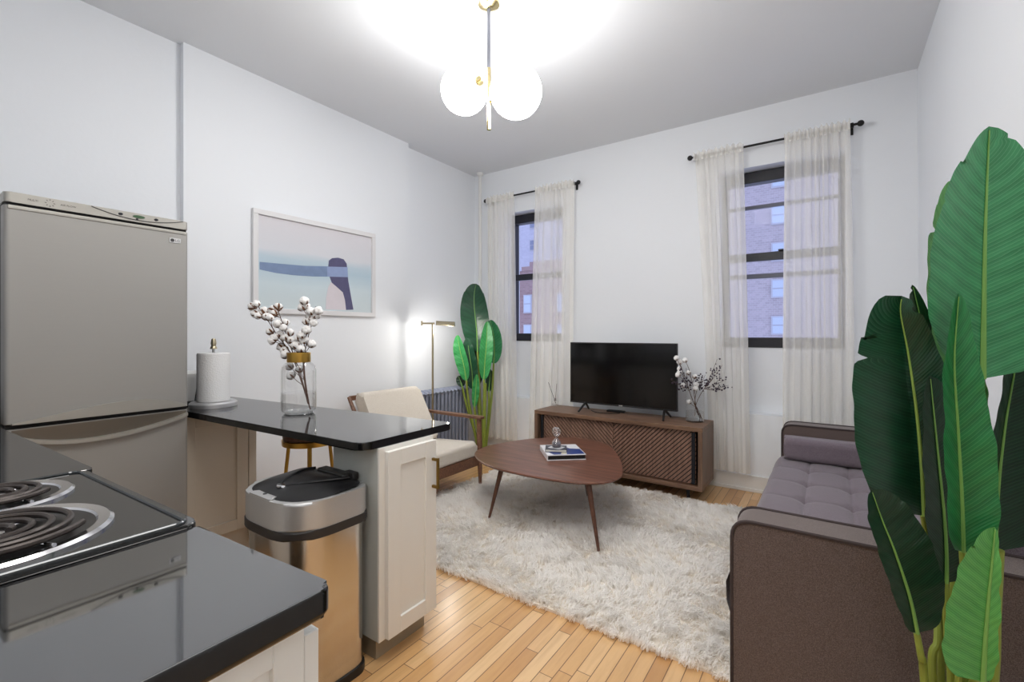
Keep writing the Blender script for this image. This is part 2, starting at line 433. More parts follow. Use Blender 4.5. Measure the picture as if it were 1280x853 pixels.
brickmat('brick_pale', (190,190,205), (206,206,218), (200,200,212))
brickmat('brick_brown', (150,122,118), (170,142,136), (168,150,152))
simple('outside_frame', (196,196,204), 0.6); simple('outside_pane', (196,208,222), 0.4)
simple('outside_dark', (140,146,168), 0.4)
wins = []
for i in range(-3, 5):
    for j in range(7): wins.append((-3.05 + 4.0*i, 1.9 + 2.62*j, 0.72, 1.15))
facade('brick_building', 'purple brick apartment block seen through the right window', -14.5, 22, 38, 24, 'brick_purple', wins, 'outside_pane', 'outside_frame')
wins = [(-35.4+3.45*i, 1.2+2.6*j, 0.85, 1.1) for i in range(5) for j in range(7)]
facade('pale_building', 'pale tall apartment block seen high in the left window', -40, -16, 46, 26, 'brick_pale', wins, 'outside_dark', 'outside_frame')
wins = [(-24.2+3.2*i, 1.3+2.5*j, 0.62, 1.35) for i in range(4) for j in range(2)]
facade('brown_building', 'low brown brick building with stepped parapet in the left window', -27, -13, 33, 6.6, 'brick_brown', wins, 'outside_pane', 'outside_frame',
       [(-27, -21.6, 0.0), (-21.6, -20.8, 0.35), (-20.8, -13, 0.7)])

# ------------------------------------------------------------------ curtains and rods
def rod(label, x0, x1, z):
    r = thing('curtain_rod', label, 'curtain rod', (x0, 4.25, z))
    obj('pole', tube(BM(), [(x0,4.25,z),(x1,4.25,z)], 0.009, 12), 'black_rod', r)
    for x, sgn in ((x0, -1), (x1, 1)):
        obj('finial', sphere(BM(), (x+sgn*0.018, 4.25, z), 0.022), 'black_rod', r)
    for x in (x0+0.035, x1-0.035):
        bm = tube(BM(), [(x,4.25,z),(x,4.33,z)], 0.007, 8); box(bm, x-0.012, x+0.012, 4.322, 4.33, z-0.05, z+0.03, 0.003)
        tube(bm, [(x,4.25,z-0.02),(x,4.25,z+0.012)], 0.013, 10)
        obj('bracket', bm, 'black_rod', r)
rod('black curtain rod above the left window', -3.27, -2.12, 2.85)
rod('black curtain rod above the right window', -1.0, 0.165, 2.862)
def curtain(label, x0, x1, bx0, bx1, ztop, zbot, folds, seed):
    rs = random.Random(seed); nu, nv = folds*14, 40
    bm = BM(); grid = []
    ph = [rs.uniform(0, 6.28) for _ in range(6)]
    for j in range(nv+1):
        v = j / nv; z = ztop + (zbot - ztop) * v; rowv = []
        for i in range(nu+1):
            u = i / nu
            xa = x0 + (x1-x0)*u; xb = bx0 + (bx1-bx0)*u
            k = v**0.8; x = xa*(1-k) + xb*k
            ph_ = 2*PI*folds*u + ph[0] + 0.9*math.sin(2*PI*u*1.7+ph[1]) + 0.25*math.sin(v*5+ph[2])*v
            amp = 0.014 + 0.020*v*(0.6+0.4*math.sin(2*PI*u*1.3+ph[3]))
            if v < 0.05: amp = 0.015
            y = 4.25 + amp*math.sin(ph_) + 0.006*math.sin(ph_*2.3+ph[4])
            x += 0.009*math.sin(ph_*2 + ph[5])
            if j == 0: z2 = z + 0.012*math.sin(ph_*1.3)
            elif j == 1: z2 = z + 0.02
            else: z2 = z
            rowv.append(bm.verts.new((x, y, z2)))
        grid.append(rowv)
    for j in range(nv):
        for i in range(nu):
            bm.faces.new((grid[j][i], grid[j][i+1], grid[j+1][i+1], grid[j+1][i]))
    c = thing('sheer_curtain', label, 'curtain', (x0, 4.25, zbot), group='sheer cream curtains on the window wall')
    obj('panel', bm, 'sheer', c, sharp=180, recalc=False)
    # gathered header sleeve round the pole and stitched hem
    bm = BM(); n = folds*16
    for z0, z1 in ((ztop-0.06, ztop+0.012),):
        lo, hi = [], []
        for i in range(n+1):
            u = i/n; x = x0+(x1-x0)*u; y = 4.236 - 0.012 + 0.010*math.sin(2*PI*folds*2.1*u+ph[1])
            lo.append(bm.verts.new((x, y, z0))); hi.append(bm.verts.new((x, y+0.004, z1+0.012*math.sin(2*PI*folds*1.7*u+ph[2]))))
        for i in range(n): bm.faces.new((lo[i], lo[i+1], hi[i+1], hi[i]))
    obj('header', bm, 'sheer', c, sharp=180, recalc=False)
curtain('sheer cream curtain left of the left window, in the corner beside the pipe', -3.26, -2.885, -3.25, -2.85, 2.87, 0.13, 5, 1)
curtain('sheer cream curtain right of the left window, hanging behind the television', -2.60, -2.14, -2.68, -2.16, 2.87, 0.13, 6, 2)
curtain('sheer cream curtain left of the right window, ending beside the wooden console', -0.985, -0.59, -0.86, -0.535, 2.882, 0.16, 5, 3)
curtain('sheer cream curtain right of the right window, hanging behind the sofa', -0.30, 0.12, -0.32, 0.16, 2.882, 0.14, 7, 4)

# ------------------------------------------------------------------ pendant lamp
px_, py_ = -1.583, 2.077
pl = thing('pendant_lamp', 'pendant lamp with two glowing white glass globes on a brass stem', 'lamp', (px_, py_, HC))
obj('canopy', lathe(BM(), [(0.062,0),(0.066,-0.012),(0.06,-0.03),(0.03,-0.046),(0.012,-0.05)], (px_,py_,HC), 28), 'pale_gold', pl)
obj('rod', tube(BM(), [(px_,py_,HC-0.045),(px_,py_,2.81)], 0.0105, 12), 'pendant_rod', pl)
obj('stem', tube(BM(), [(px_,py_,2.812),(px_,py_,2.465)], 0.0115, 12), 'pale_gold', pl)
ax = Vector((px_, py_, 0))
for (a, b, tt) in ((645, 115, 2.5), (580.5, 113, 2.77)):
    c = at(a, b, tt); dirv = (Vector((px_, py_, c.z)) - c); e = c + dirv.normalized() * 0.132
    gl = obj('glass_globe', sphere(BM(), c, 0.139, 40, 24), 'globe', pl)
    bm = tube(BM(), [e, Vector((px_, py_, c.z))], 0.008, 10); tube(bm, [e - dirv.normalized()*0.006, e + dirv.normalized()*0.016], [0.034, 0.028], 20)
    obj('globe_holder', bm, 'pale_gold', pl)

# ------------------------------------------------------------------ picture
pc = thing('framed_picture', 'white framed print of a long haired figure before a pale sea on the left wall', 'picture', (XB, 2.23, 1.84))
Y0, Y1, Z0, Z1 = 1.688, 2.771, 1.468, 2.222
bm = BM(); fw = 0.038
box(bm, XB, XB+0.03, Y0, Y1, Z0, Z0+fw, 0.003); box(bm, XB, XB+0.03, Y0, Y1, Z1-fw, Z1, 0.003)
box(bm, XB, XB+0.03, Y0, Y0+fw, Z0+fw, Z1-fw, 0.003); box(bm, XB, XB+0.03, Y1-fw, Y1, Z0+fw, Z1-fw, 0.003)
obj('frame', bm, 'frame_white', pc)
t = NT('sea_print'); sp = t.n('ShaderNodeSeparateXYZ'); t.l(t.pos(), sp.inputs[0])
zz = t.math('DIVIDE', t.math('SUBTRACT', sp.outputs[2], Z0), Z1-Z0)
zz = t.math('ADD', zz, t.math('MULTIPLY', t.math('SUBTRACT', t.noise(3, t.scale(t.pos(), (1, 1, 5)), 4), 0.5), 0.07))
c = t.ramp(zz, [(0.05, lin((202,212,215))), (0.3, lin((200,214,220))), (0.47, lin((178,199,212))), (0.56, lin((186,203,214))), (0.64, lin((212,214,220))), (0.95, lin((214,211,216)))])
t.bsdf(c, 0.25); MAT['print'] = t.m
pr = obj('print', bx(XB+0.004, XB+0.012, Y0+fw-0.004, Y1-fw+0.004, Z0+fw-0.004, Z1-fw+0.004), 'print', pc)
def art(name, pts, m, dx):
    q = [at_x(290+a/5.02, 240+b/5.02, XB) for a, b in pts]
    obj(name, prism(BM(), [(p.y, p.z) for p in q], XB+0.012, XB+0.012+dx, axis='x'), m, pr, smooth=False)
simple('art_hair', (84,82,116), 0.6, var=0.2, vscale=30); simple('art_sash', (118,138,172), 0.6, var=0.18, vscale=16); simple('art_blouse', (212,205,211), 0.6, var=0.06, vscale=14); simple('art_band', (142,158,196), 0.6, var=0.12, vscale=20)
art('blouse', [(583,738),(586,660),(598,600),(615,568),(650,580),(700,630),(712,742)], 'art_blouse', 0.0006)
art('sash', [(168,440),(300,452),(450,465),(600,468),(598,533),(500,532),(380,524),(270,510),(168,488)], 'art_sash', 0.0010)
art('hair', [(598,472),(602,432),(622,417),(660,414),(695,424),(714,452),(718,500),(724,560),(738,640),(756,740),(710,742),(703,680),(690,632),(650,596),(620,570),(606,530)], 'art_hair', 0.0012)
art('head_band', [(590,470),(719,473),(722,536),(592,533)], 'art_band', 0.0016)

# ------------------------------------------------------------------ fridge
FX, FY0, FY1, FZ = -2.76, 0.385, 1.040, 1.90
fr = thing('refrigerator', 'tall stainless steel fridge freezer against the left wall', 'refrigerator', (FX-0.35, 0.71, 0))
obj('body', bx(XA+0.02, FX-0.065, FY0+0.004, FY1-0.004, 0.03, FZ-0.012, 0.004), 'fridge_side', fr)
obj('top_panel', prism(BM(), rpoly([(FX-0.11,FY0),(FX,FY0),(FX,FY1),(FX-0.11,FY1)], [0,.02,.02,0]), 1.858, FZ, 0.004), 'stainless_trim', fr)
obj('gasket', bx(FX-0.10, FX-0.012, FY0+0.006, FY1-0.006, 1.845, 1.86), 'gap_black', fr)
def bowed(z0, z1):
    return prism(BM(), rpoly([(FX-0.06,FY0),(FX,FY0),(FX,FY1),(FX-0.06,FY1)], [0,.018,.018,0]), z0, z1, 0.004)
up = obj('freezer_door', bowed(0.945, 1.846), 'stainless_fridge', fr)
lo = obj('fridge_door', bowed(0.06, 0.925), 'stainless_fridge', fr)
obj('gap', bx(FX-0.06, FX-0.012, FY0+0.004, FY1-0.004, 0.92, 0.95), 'gap_black', fr)  # black strip painting the shadow line in the seam between doors
# smile shaped grip between the doors
def grip(f0, f1, thick, name, m, par, dx=0.010):
    n = 28; a = []; b = []
    for i in range(n+1):
        s = i/n; y = FY0+0.02 + (FY1-FY0-0.03)*s
        a.append((y, f0(s))); b.append((y, f1(s)))
    obj(name, prism(BM(), a + b[::-1], FX-0.005, FX+dx, 0.003, axis='x'), m, par)
arc = lambda s: 4*s*(1-s)
simple('recess_shade_steel', (120,112,102), 0.4, 0.9)  # darker steel paints the shade inside the handle recess
ar1 = lambda s: math.sin(PI*s**1.5)**0.8; ar2 = lambda s: math.sin(PI*s**0.8)**0.8
grip(lambda s: 0.944, lambda s: 0.951+0.050*ar1(s), 0, 'grip', 'stainless_trim', up, 0.016)
grip(lambda s: 0.908-0.062*ar2(s)-0.013, lambda s: 0.912-0.062*ar2(s), 0, 'handle', 'stainless_trim', lo, 0.026)
grip(lambda s: 0.910-0.060*ar2(s), lambda s: 0.921, 0, 'handle_recess_shade', 'recess_shade_steel', lo, 0.0015)
bm = BM(); box(bm, FX-0.002, FX+0.004, FY0+0.01, FY1-0.008, 1.83, 1.846, 0.003)
obj('door_lip', bm, 'stainless_trim', up)
simple('badge', (205,205,205), 0.3, 0.6); simple('ink', (60,58,58), 0.6); simple('lcd', (60,92,62), 0.3)
bd = obj('badge', bx(FX, FX+0.003, 0.955, 1.005, 1.782, 1.806, 0.001), 'badge', up)
ROTX = Matrix(((0,0,1,0),(1,0,0,0),(0,1,0,0),(0,0,0,1)))   # text reads along +Y, faces +X
def letter(name, body, size, y, z, x, m, par):
    me = text_mesh(body, size); me.transform(Matrix.Translation((x, y, z)) @ ROTX)
    return obj(name, me, m, par, smooth=False)
letter('lettering', 'LG', 0.017, 0.990, 1.794, FX+0.003, 'ink', bd)
bm = BM(); tube(bm, [(FX+0.002,0.968,1.794),(FX+0.0042,0.968,1.794)], 0.0085, 20); obj('emblem', bm, 'ink', bd)
tp = fr.children[1] if False else [c for c in fr.children if c.name.startswith('top_panel')][0]
letter('lettering', 'MULTI', 0.011, FY0+0.083, 1.879, FX, 'ink', tp)
letter('lettering', 'AIR FLOW', 0.011, FY0+0.193, 1.879, FX, 'ink', tp)
bm = BM()
for i in range(8):
    a = i*PI/4; c0 = Vector((FX+0.0005, FY0+0.135+0.011*math.cos(a), 1.879+0.011*math.sin(a))); c1 = Vector((FX+0.0005, FY0+0.135+0.017*math.cos(a), 1.879+0.017*math.sin(a)))
    tube(bm, [c0, c1], [0.0016, 0.0006], 6)
obj('sunburst_mark', bm, 'ink', tp)
bm = BM(); pts = [(FX+0.001, FY0+0.27+0.36*s, 1.897-0.030*4*s*(1-s)*(1.0)) for s in [i/20 for i in range(21)]]
tube(bm, pts, 0.0022, 6); obj('panel_crease', bm, 'fridge_side', tp)
bm = lathe(BM(), [(0.024,0),(0.024,0.003)], (0,0,0), 24, sy=0.28); bm.transform(Matrix.Translation((FX, FY0+0.445, 1.884)) @ ROTX); obj('display', bm, 'lcd', tp)
for y in (0.375, 0.515):
    bm = lathe(BM(), [(0.009,0),(0.008,0.004)], (0,0,0), 16, sy=0.7); bm.transform(Matrix.Translation((FX, FY0+y, 1.884)) @ ROTX); obj('button', bm, 'dark_metal', tp)
bm = lathe(BM(), [(0.005,0),(0.004,0.004)], (0,0,0), 12); bm.transform(Matrix.Translation((FX, FY0+0.438, 1.871)) @ ROTX); obj('button', bm, 'dark_metal', tp)
obj('plinth', bx(XA+0.03, FX-0.03, FY0+0.01, FY1-0.01, 0, 0.06), 'gap_black', fr)

# ------------------------------------------------------------------ peninsula
PZ = 0.897
pen = [(-3.43,1.05),(-1.478,1.138),(-1.478,1.656),(-3.43,1.49)]
wt = obj('worktop', prism(BM(), rpoly(pen, [0,0.055,0.03,0], 8), PZ-0.032, PZ, 0.005, 3), 'granite')
edge_dark(wt); tag(wt, 'black polished stone worktop of the peninsula holding the cotton jar', 'worktop')
def shaker(parent, name, face, a0, a1, z0, z1, m, axis, sgn=1, stile=0.055, th=0.02, part=True):
    """frame-and-panel door on a plane; axis 'x' faces +-X (a = Y), axis 'y' faces +-Y (a = X)"""
    bm = BM()
    def b(u0, u1, w0, w1, d0, d1):
        lo_, hi_ = sorted((face + sgn*d0, face + sgn*d1))
        if axis == 'x': box(bm, lo_, hi_, u0, u1, w0, w1, 0.0015, 1)
        else: box(bm, u0, u1, lo_, hi_, w0, w1, 0.0015, 1)
    b(a0, a0+stile, z0, z1, 0, th); b(a1-stile, a1, z0, z1, 0, th)
    b(a0+stile, a1-stile, z0, z0+stile, 0, th); b(a0+stile, a1-stile, z1-stile, z1, 0, th)
    b(a0+stile-0.003, a1-stile+0.003, z0+stile-0.003, z1-stile+0.003, 0, th-0.010)
    return obj(name, bm, m, parent)
cb = thing('base_cabinet', 'narrow grey-white shaker cabinet with brass pull at the free end of the peninsula', 'cabinet', (-1.62, 1.36, 0))
obj('carcass', bx(-1.765, -1.478, 1.212, 1.515, 0.095, PZ-0.033, 0.002), 'cabinet_shaded_side', cb)
obj('face_frame', bx(-1.478, -1.468, 1.212, 1.515, 0.095, PZ-0.033, 0.002), 'cabinet_paint', cb)
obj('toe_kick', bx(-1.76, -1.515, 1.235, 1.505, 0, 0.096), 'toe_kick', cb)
dr = shaker(cb, 'door', -1.467, 1.240, 1.512, 0.10, 0.848, 'cabinet_paint', 'x', 1, 0.065, 0.022)
bm = BM(); hy = 1.487
box(bm, -1.418, -1.408, hy-0.006, hy+0.006, 0.640, 0.775, 0.002)
for z in (0.648, 0.767): box(bm, -1.445, -1.410, hy-0.006, hy+0.006, z-0.006, z+0.006, 0.002)
obj('handle', bm, 'brass_satin', dr, label='brass bar pull')
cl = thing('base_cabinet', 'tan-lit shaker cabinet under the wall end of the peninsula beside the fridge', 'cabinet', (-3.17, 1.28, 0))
obj('carcass', bx(-3.41, -2.95, 1.06, 1.475, 0.12, PZ-0.033, 0.002), 'cabinet_warm_bounce', cl)
shaker(cl, 'door', -2.95, 1.075, 1.425, 0.142, PZ-0.04, 'cabinet_warm_bounce', 'x', 1, 0.065, 0.02)
obj('filler', bx(-2.949, -2.932, 1.43, 1.475, 0.05, PZ-0.034, 0.002), 'cabinet_warm_bounce', cl)
obj('toe_kick', bx(-3.41, -2.965, 1.06, 1.47, 0, 0.125), 'cabinet_warm_bounce', cl)

# ------------------------------------------------------------------ bar stool
sc = Vector((-2.66, 1.66, 0))
st = thing('bar_stool', 'round brass bar stool tucked under the peninsula behind the bin', 'stool', sc)
obj('seat', lathe(BM(), [(0.0,0.668),(0.13,0.668),(0.15,0.678),(0.152,0.70),(0.14,0.715),(0.0,0.72)], sc, 36, False, False), 'walnut_leg', st)
obj('seat_rim', lathe(BM(), [(0.138,0.640),(0.155,0.642),(0.157,0.672),(0.138,0.672),(0.138,0.640)], sc, 36, False, False), 'brass', st)
for k in range(4):
    a = PI/4 + k*PI/2 + 0.25; c, s = math.cos(a), math.sin(a)
    obj('leg', tube(BM(), [sc+Vector((0.115*c,0.115*s,0.645)), sc+Vector((0.15*c,0.15*s,0.3)), sc+Vector((0.18*c,0.18*s,0.0))], 0.0105, 12), 'brass', st)
bm = BM(); tube(bm, [sc+Vector((0.157*math.cos(i*PI/16), 0.157*math.sin(i*PI/16), 0.22)) for i in range(32)], 0.007, 8, closed=True); obj('foot_ring', bm, 'brass', st)

# ------------------------------------------------------------------ bin
tc = thing('trash_can', 'stainless steel sensor bin with black lid in front of the peninsula', 'bin', (-1.71, 1.03, 0))
def plan(x0, x1, y0, y1, rf, rb): return rpoly([(x0,y0),(x1,y0),(x1,y1),(x0,y1)], [rf,rf,rb,rb], 10)
def bp(d=0.0): return plan(-1.93+d, -1.492-d, 0.868+d, 1.200-d, 0.17-d*0.5, 0.06)
obj('body', prism(BM(), bp(0.012), 0.03, 0.60), 'stainless_can', tc)
obj('base_ring', prism(BM(), bp(0.006), 0.0, 0.032, 0.004), 'black_plastic', tc)
obj('gasket_band', prism(BM(), bp(0.0), 0.590, 0.622, 0.008, 3), 'dark_plastic', tc)
obj('rim', prism(BM(), bp(0.003), 0.618, 0.722, 0.012, 4), 'stainless_rim', tc)
# domed black lid
lidp = bp(0.019); cx0 = -1.71; cy0 = 1.05
bm = BM(); rings = []
for k in range(9):
    f = 1 - k/9; zc = 0.721 + 0.030*(1-f**2.2)
    rings.append([bm.verts.new((cx0+(x-cx0)*f, cy0+(y-cy0)*f, zc + (0.012*max(0,(cy0+(y-cy0)*f-0.98))/0.2))) for x, y in lidp])
for a, b in zip(rings, rings[1:]):
    n = len(a)
    for i in range(n): bm.faces.new((a[i], a[(i+1) % n], b[(i+1) % n], b[i]))
bm.faces.new(rings[-1])
ld = obj('lid', bm, 'lid_black', tc, sharp=60)
bm = BM()
box(bm, -1.78, -1.60, 1.14, 1.19, 0.728, 0.757, 0.010, 3); obj('hinge_housing', bm, 'black_plastic', ld)
bm = BM()
n = 14; poly = [(-1.60, 0.90), (-1.54, 0.955), (-1.54, 1.14), (-1.60, 1.15), (-1.66, 1.02), (-1.70, 0.935)]
bm = tube(BM(), spline([(-1.70,0.965,0.742),(-1.64,1.02,0.750),(-1.585,1.10,0.752),(-1.57,1.15,0.748)], 6), 0.006, 8)
tube(bm, spline([(-1.735,0.965,0.742),(-1.775,1.02,0.750),(-1.80,1.10,0.754),(-1.80,1.15,0.750)], 6), 0.006, 8)
obj('lid_ridge', bm, 'lid_black', ld)
obj('sensor_eye', lathe(BM(), [(0.022,0.0),(0.020,0.005),(0.012,0.007)], (-1.715,0.955,0.741), 24, sy=0.75), 'chrome', ld)
bm = prism(BM(), rpoly([(-1.80,0.872),(-1.64,0.872),(-1.66,0.915),(-1.72,0.925),(-1.78,0.912)], 0.02), 0.719, 0.7275, 0.002); sp_ = obj('sensor_plate', bm, 'stainless_rim', tc)
bm = lathe(BM(), [(0.008,0),(0.006,0.003)], (-1.72,0.896,0.727), 16); obj('button', bm, 'black_plastic', sp_)
obj('rear_latch', bx(-1.645, -1.585, 1.175, 1.207, 0.725, 0.757, 0.006), 'dark_plastic', tc)

# ------------------------------------------------------------------ paper towel, canister
pt = at_z(267, 508, PZ); pz = PZ
th_ = thing('paper_towel_holder', 'steel paper towel holder with round base on the peninsula', 'paper towel holder', (pt.x, pt.y, pz))
R0 = 0.118
obj('base', lathe(BM(), [(R0,0.0),(R0+0.002,0.004),(R0+0.002,0.022),(R0-0.006,0.030),(0.01,0.032)], (pt.x,pt.y,pz), 40), 'steel_base', th_)
obj('post', tube(BM(), [(pt.x,pt.y,pz+0.02),(pt.x,pt.y,pz+0.335)], 0.007, 12), 'chrome', th_)
obj('finial', lathe(BM(), [(0.018,0.333),(0.016,0.345),(0.012,0.35),(0.015,0.365),(0.012,0.385),(0.009,0.392),(0.0,0.395)], (pt.x,pt.y,pz), 20, True, False), 'champagne', th_)
arm_d = (RT*-1).normalized()
a0 = Vector((pt.x,pt.y,pz)) + arm_d*0.105
bm = tube(BM(), [a0+UP*0.03, a0+UP*0.03 + arm_d*-0.002, a0 - arm_d*0.035 + UP*0.185 + FW*-0.03], 0.006, 10)
box(bm, -0.012, 0.012, -0.004, 0.004, -0.045, 0.045, 0.003, 2)
for v in list(bm.verts)[-1:]: pass
obj('tension_arm', bm if False else tube(BM(), [a0+UP*0.03, a0-arm_d*0.02+UP*0.16, a0-arm_d*0.022+UP*0.24], [0.006,0.006,0.009], 10), 'chrome', th_)
bm.free()
pr_ = thing('paper_towel_roll', 'white paper towel roll standing on the steel holder', 'paper towel', (pt.x, pt.y, pz+0.032))
obj('sheets', lathe(BM(), [(0.02,0.032),(0.080,0.032),(0.083,0.04),(0.083,0.302),(0.079,0.31),(0.02,0.31)], (pt.x,pt.y,pz), 44, False, False), 'paper', pr_)
obj('core', lathe(BM(), [(0.021,0.033),(0.021,0.309),(0.017,0.309),(0.017,0.033)], (pt.x,pt.y,pz), 24, False, False), 'husk', pr_)
cq = at(244, 500, 2.93)
cn = thing('canister', 'white rounded canister on a dark base behind the paper towels beside the fridge', 'canister', (-3.22, 1.22, PZ))
obj('base', lathe(BM(), [(0.085,0),(0.088,0.004),(0.088,0.016),(0.08,0.02)], (-3.22,1.22,PZ), 36), 'black_plastic', cn)
obj('body', lathe(BM(), [(0.08,0.02),(0.084,0.05),(0.09,0.16),(0.088,0.182),(0.07,0.192),(0,0.194)], (-3.22,1.22,PZ), 36, True, False), 'white_plastic', cn)

# ------------------------------------------------------------------ cotton in the glass jar
def boll_mesh(seed):
    rs = random.Random(seed); bm = BM()
    for k in range(5):
        a = k*2*PI/5 + rs.uniform(-.3,.3)
        sphere(bm, (0.008*math.cos(a), 0.008*math.sin(a), rs.uniform(-.002,.004)), 0.0150, 12, 8)
    sphere(bm, (0,0,0.007), 0.0150, 12, 8)
    me = bpy.data.meshes.new('boll'); bm.to_mesh(me); bm.free(); me.materials.append(MAT['cotton'])
    me.polygons.foreach_set('use_smooth', [True]*len(me.polygons)); return me
def husk_mesh():
    bm = BM()
    for k in range(5):
        a = k*2*PI/5 + 0.6; c, s = math.cos(a), math.sin(a); tx = Vector((-s, c, 0)); pr = []
        for (r, z, w) in ((0.002,-0.020,0.002),(0.015,-0.0145,0.0055),(0.0228,-0.003,0.0035),(0.0245,0.004,0.0004)):
            p = Vector((r*c, r*s, z)); pr.append((bm.verts.new(p - tx*w), bm.verts.new(p + tx*w)))
        for q, w in zip(pr, pr[1:]): bm.faces.new((q[0], q[1], w[1], w[0]))
    me = bpy.data.meshes.new('husk'); bm.to_mesh(me); bm.free(); me.materials.append(MAT['husk']); return me
BOLLS = [boll_mesh(i) for i in range(3)]; HUSK = husk_mesh()
def cotton_stem(label, path, bolls, base, tdepth, group=None, sc=1.0, seed=1, cnv=None, rtw=0.0032):
    rs = random.Random(seed); th = thing('cotton_stem', label, 'cotton stem', base, group=group)
    pts = [at(a, b, tdepth + d) for a, b, d in path]
    sp = spline(pts, 6)
    bm = tube(BM(), sp, [rtw*(1-0.5*i/len(sp)) for i in range(len(sp))], 7)
    ends = []
    for (a, b) in bolls:
        q0 = at(a, b, tdepth); near = min(sp, key=lambda p: (p - q0).dot(RT)**2 + (p - q0).z**2)
        td = near.dot(FW) + rs.uniform(-0.035, 0.035)
        q = at(a, b, td); k = max(0, sp.index(near) - 3)
        d = (q - sp[k]); d = d.normalized() if d.length > 0.004 else Vector((0,0,1))
        tube(bm, [sp[k], (sp[k]+q)/2 + Vector((0,0,-0.003)), q - d*0.012], 0.0016, 5)
        ends.append((q, d))
    obj('twig', bm, 'twig', th)
    for i, (q, d) in enumerate(ends):
        e = d.to_track_quat('Z', 'Y').to_euler(); e.rotate_axis('Z', rs.uniform(0, 6))
        b = inst('boll', BOLLS[i % 3], th, q, e, sc*rs.uniform(0.92, 1.15))
        h = bpy.data.objects.new('husk', HUSK); COL.objects.link(h); h.parent = b
    return th
J = at_z(373.5, 517, PZ); JT = J.dot(FW); jb = (J.x, J.y, PZ)
jar = thing('glass_jar', 'clear glass jar with brass collar and water standing on the peninsula', 'jar', jb)
obj('glass', lathe(BM(), [(0.0,0.004),(0.070,0.004),(0.082,0.012),(0.087,0.03),(0.087,0.225),(0.082,0.25),(0.066,0.268),(0.056,0.272),(0.056,0.318)], jb, 48, False, False), 'jar_glass', jar)
obj('foot', lathe(BM(), [(0.072,0.0),(0.074,0.004),(0.07,0.008),(0,0.008)], jb, 40, True, False), 'jar_glass', jar)
obj('collar', lathe(BM(), [(0.0565,0.272),(0.0575,0.272),(0.0585,0.276),(0.0585,0.318),(0.0575,0.322),(0.052,0.322),(0.0525,0.272)], jb, 48, False, False), 'brass', jar)
obj('water', lathe(BM(), [(0.0,0.008),(0.069,0.008),(0.080,0.015),(0.0845,0.032),(0.0845,0.112),(0,0.112)], jb, 48, False, False), 'water', jar)
def CJ(l): return [(220+a/4.923, 360+b/4.923) for a, b in l]
G = 'cotton stems in the brass-collared jar'
cotton_stem('long cotton stem leaning far left out of the brass-collared jar', [(388,512,-.01),(377,478,0),(364,443,.01),(347,420,.01),(335,401,0),(323,383,0)],
    CJ([(495,98),(470,115),(540,145),(505,172),(486,158),(580,185),(555,178),(580,270),(606,308),(590,326),(645,362),(640,285)]), jb, JT, G, seed=1)
cotton_stem('shorter cotton stem leaning left between the two outer stems of the jar', [(385,505,.02),(376,470,.02),(366,441,.02),(357,415,.01),(351,398,0),(347,386,0)],
    CJ([(627,120),(600,135),(625,222),(660,245),(672,215),(605,160),(700,275),(665,305),(700,322),(728,358),(668,385),(672,412),(708,540)]), jb, JT, G, seed=2)
cotton_stem('upright cotton stem on the right side of the jar, the tallest of that side', [(384,500,-.03),(380,470,-.02),(379,442,-.01),(383,420,0),(386,400,.0),(381,378,0)],
    CJ([(790,80),(800,115),(775,120),(805,205),(827,182),(803,260),(770,290),(760,317),(765,378),(736,355),(760,500)]), jb, JT, G, seed=3)
cotton_stem('cotton stem bending to the far right out of the jar', [(387,510,.03),(381,470,.03),(381,442,.03),(386,418,.02),(391,402,.01),(396,389,.01)],
    CJ([(830,145),(875,140),(865,170),(845,215),(787,320),(832,345),(700,485)]), jb, JT, G, seed=4)

# ------------------------------------------------------------------ kitchen run in the foreground
KZ = 0.98
kt = obj('worktop', prism(BM(), rpoly([(-0.925,-0.30),(-0.549,-0.30),(-0.556,0.383),(-0.925,0.367)], [0,0,0.02,0], 8), KZ-0.038, KZ, 0.007, 4), 'granite')
edge_dark(kt); tag(kt, 'black polished stone worktop in the foreground right of the stove', 'worktop')
kl = obj('worktop', prism(BM(), rpoly([(XA,-0.30),(-1.528,-0.30),(-1.512,0.364),(XA,0.30)], [0,0,0.015,0], 5), KZ-0.034, KZ+0.004, 0.005, 3), 'granite')
edge_dark(kl); tag(kl, 'black polished stone worktop left of the stove in front of the fridge', 'worktop')
kc = thing('base_cabinet', 'white shaker end cabinet under the foreground worktop beside the bin', 'cabinet', (-0.74, 0.03, 0))
obj('carcass', bx(-0.905, -0.604, -0.29, 0.352, 0.10, KZ-0.04, 0.002), 'cabinet_white', kc)
shaker(kc, 'end_panel', -0.603, -0.25, 0.353, 0.10, KZ-0.040, 'cabinet_white', 'x', 1, 0.042, 0.026)
shaker(kc, 'door', 0.354, -0.90, -0.580, 0.12, KZ-0.065, 'cabinet_white', 'y', 1, 0.05, 0.022)
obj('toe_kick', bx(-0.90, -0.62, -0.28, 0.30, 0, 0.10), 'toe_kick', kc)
k2 = thing('base_cabinet', 'white base cabinet left of the stove under the far worktop', 'cabinet', (-2.5, 0.0, 0))
obj('carcass', bx(XA+0.02, -1.535, -0.29, 0.24, 0.10, KZ-0.036, 0.002), 'cabinet_white', k2)
for i in range(3): shaker(k2, 'door', 0.241, XA+0.03+0.635*i, XA+0.65+0.635*i, 0.12, KZ-0.06, 'cabinet_white', 'y', 1, 0.05, 0.02)
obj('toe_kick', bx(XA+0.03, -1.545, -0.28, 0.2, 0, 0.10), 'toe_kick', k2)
sv = thing('electric_stove', 'black electric coil stove set between the foreground worktops', 'stove', (-1.22, 0.03, 0))
obj('body', bx(-1.505, -0.935, -0.28, 0.315, 0.0, KZ-0.03, 0.003), 'black_plastic', sv)
od = obj('oven_door', bx(-1.50, -0.94, 0.316, 0.34, 0.22, KZ-0.12, 0.006), 'black_enamel', sv)
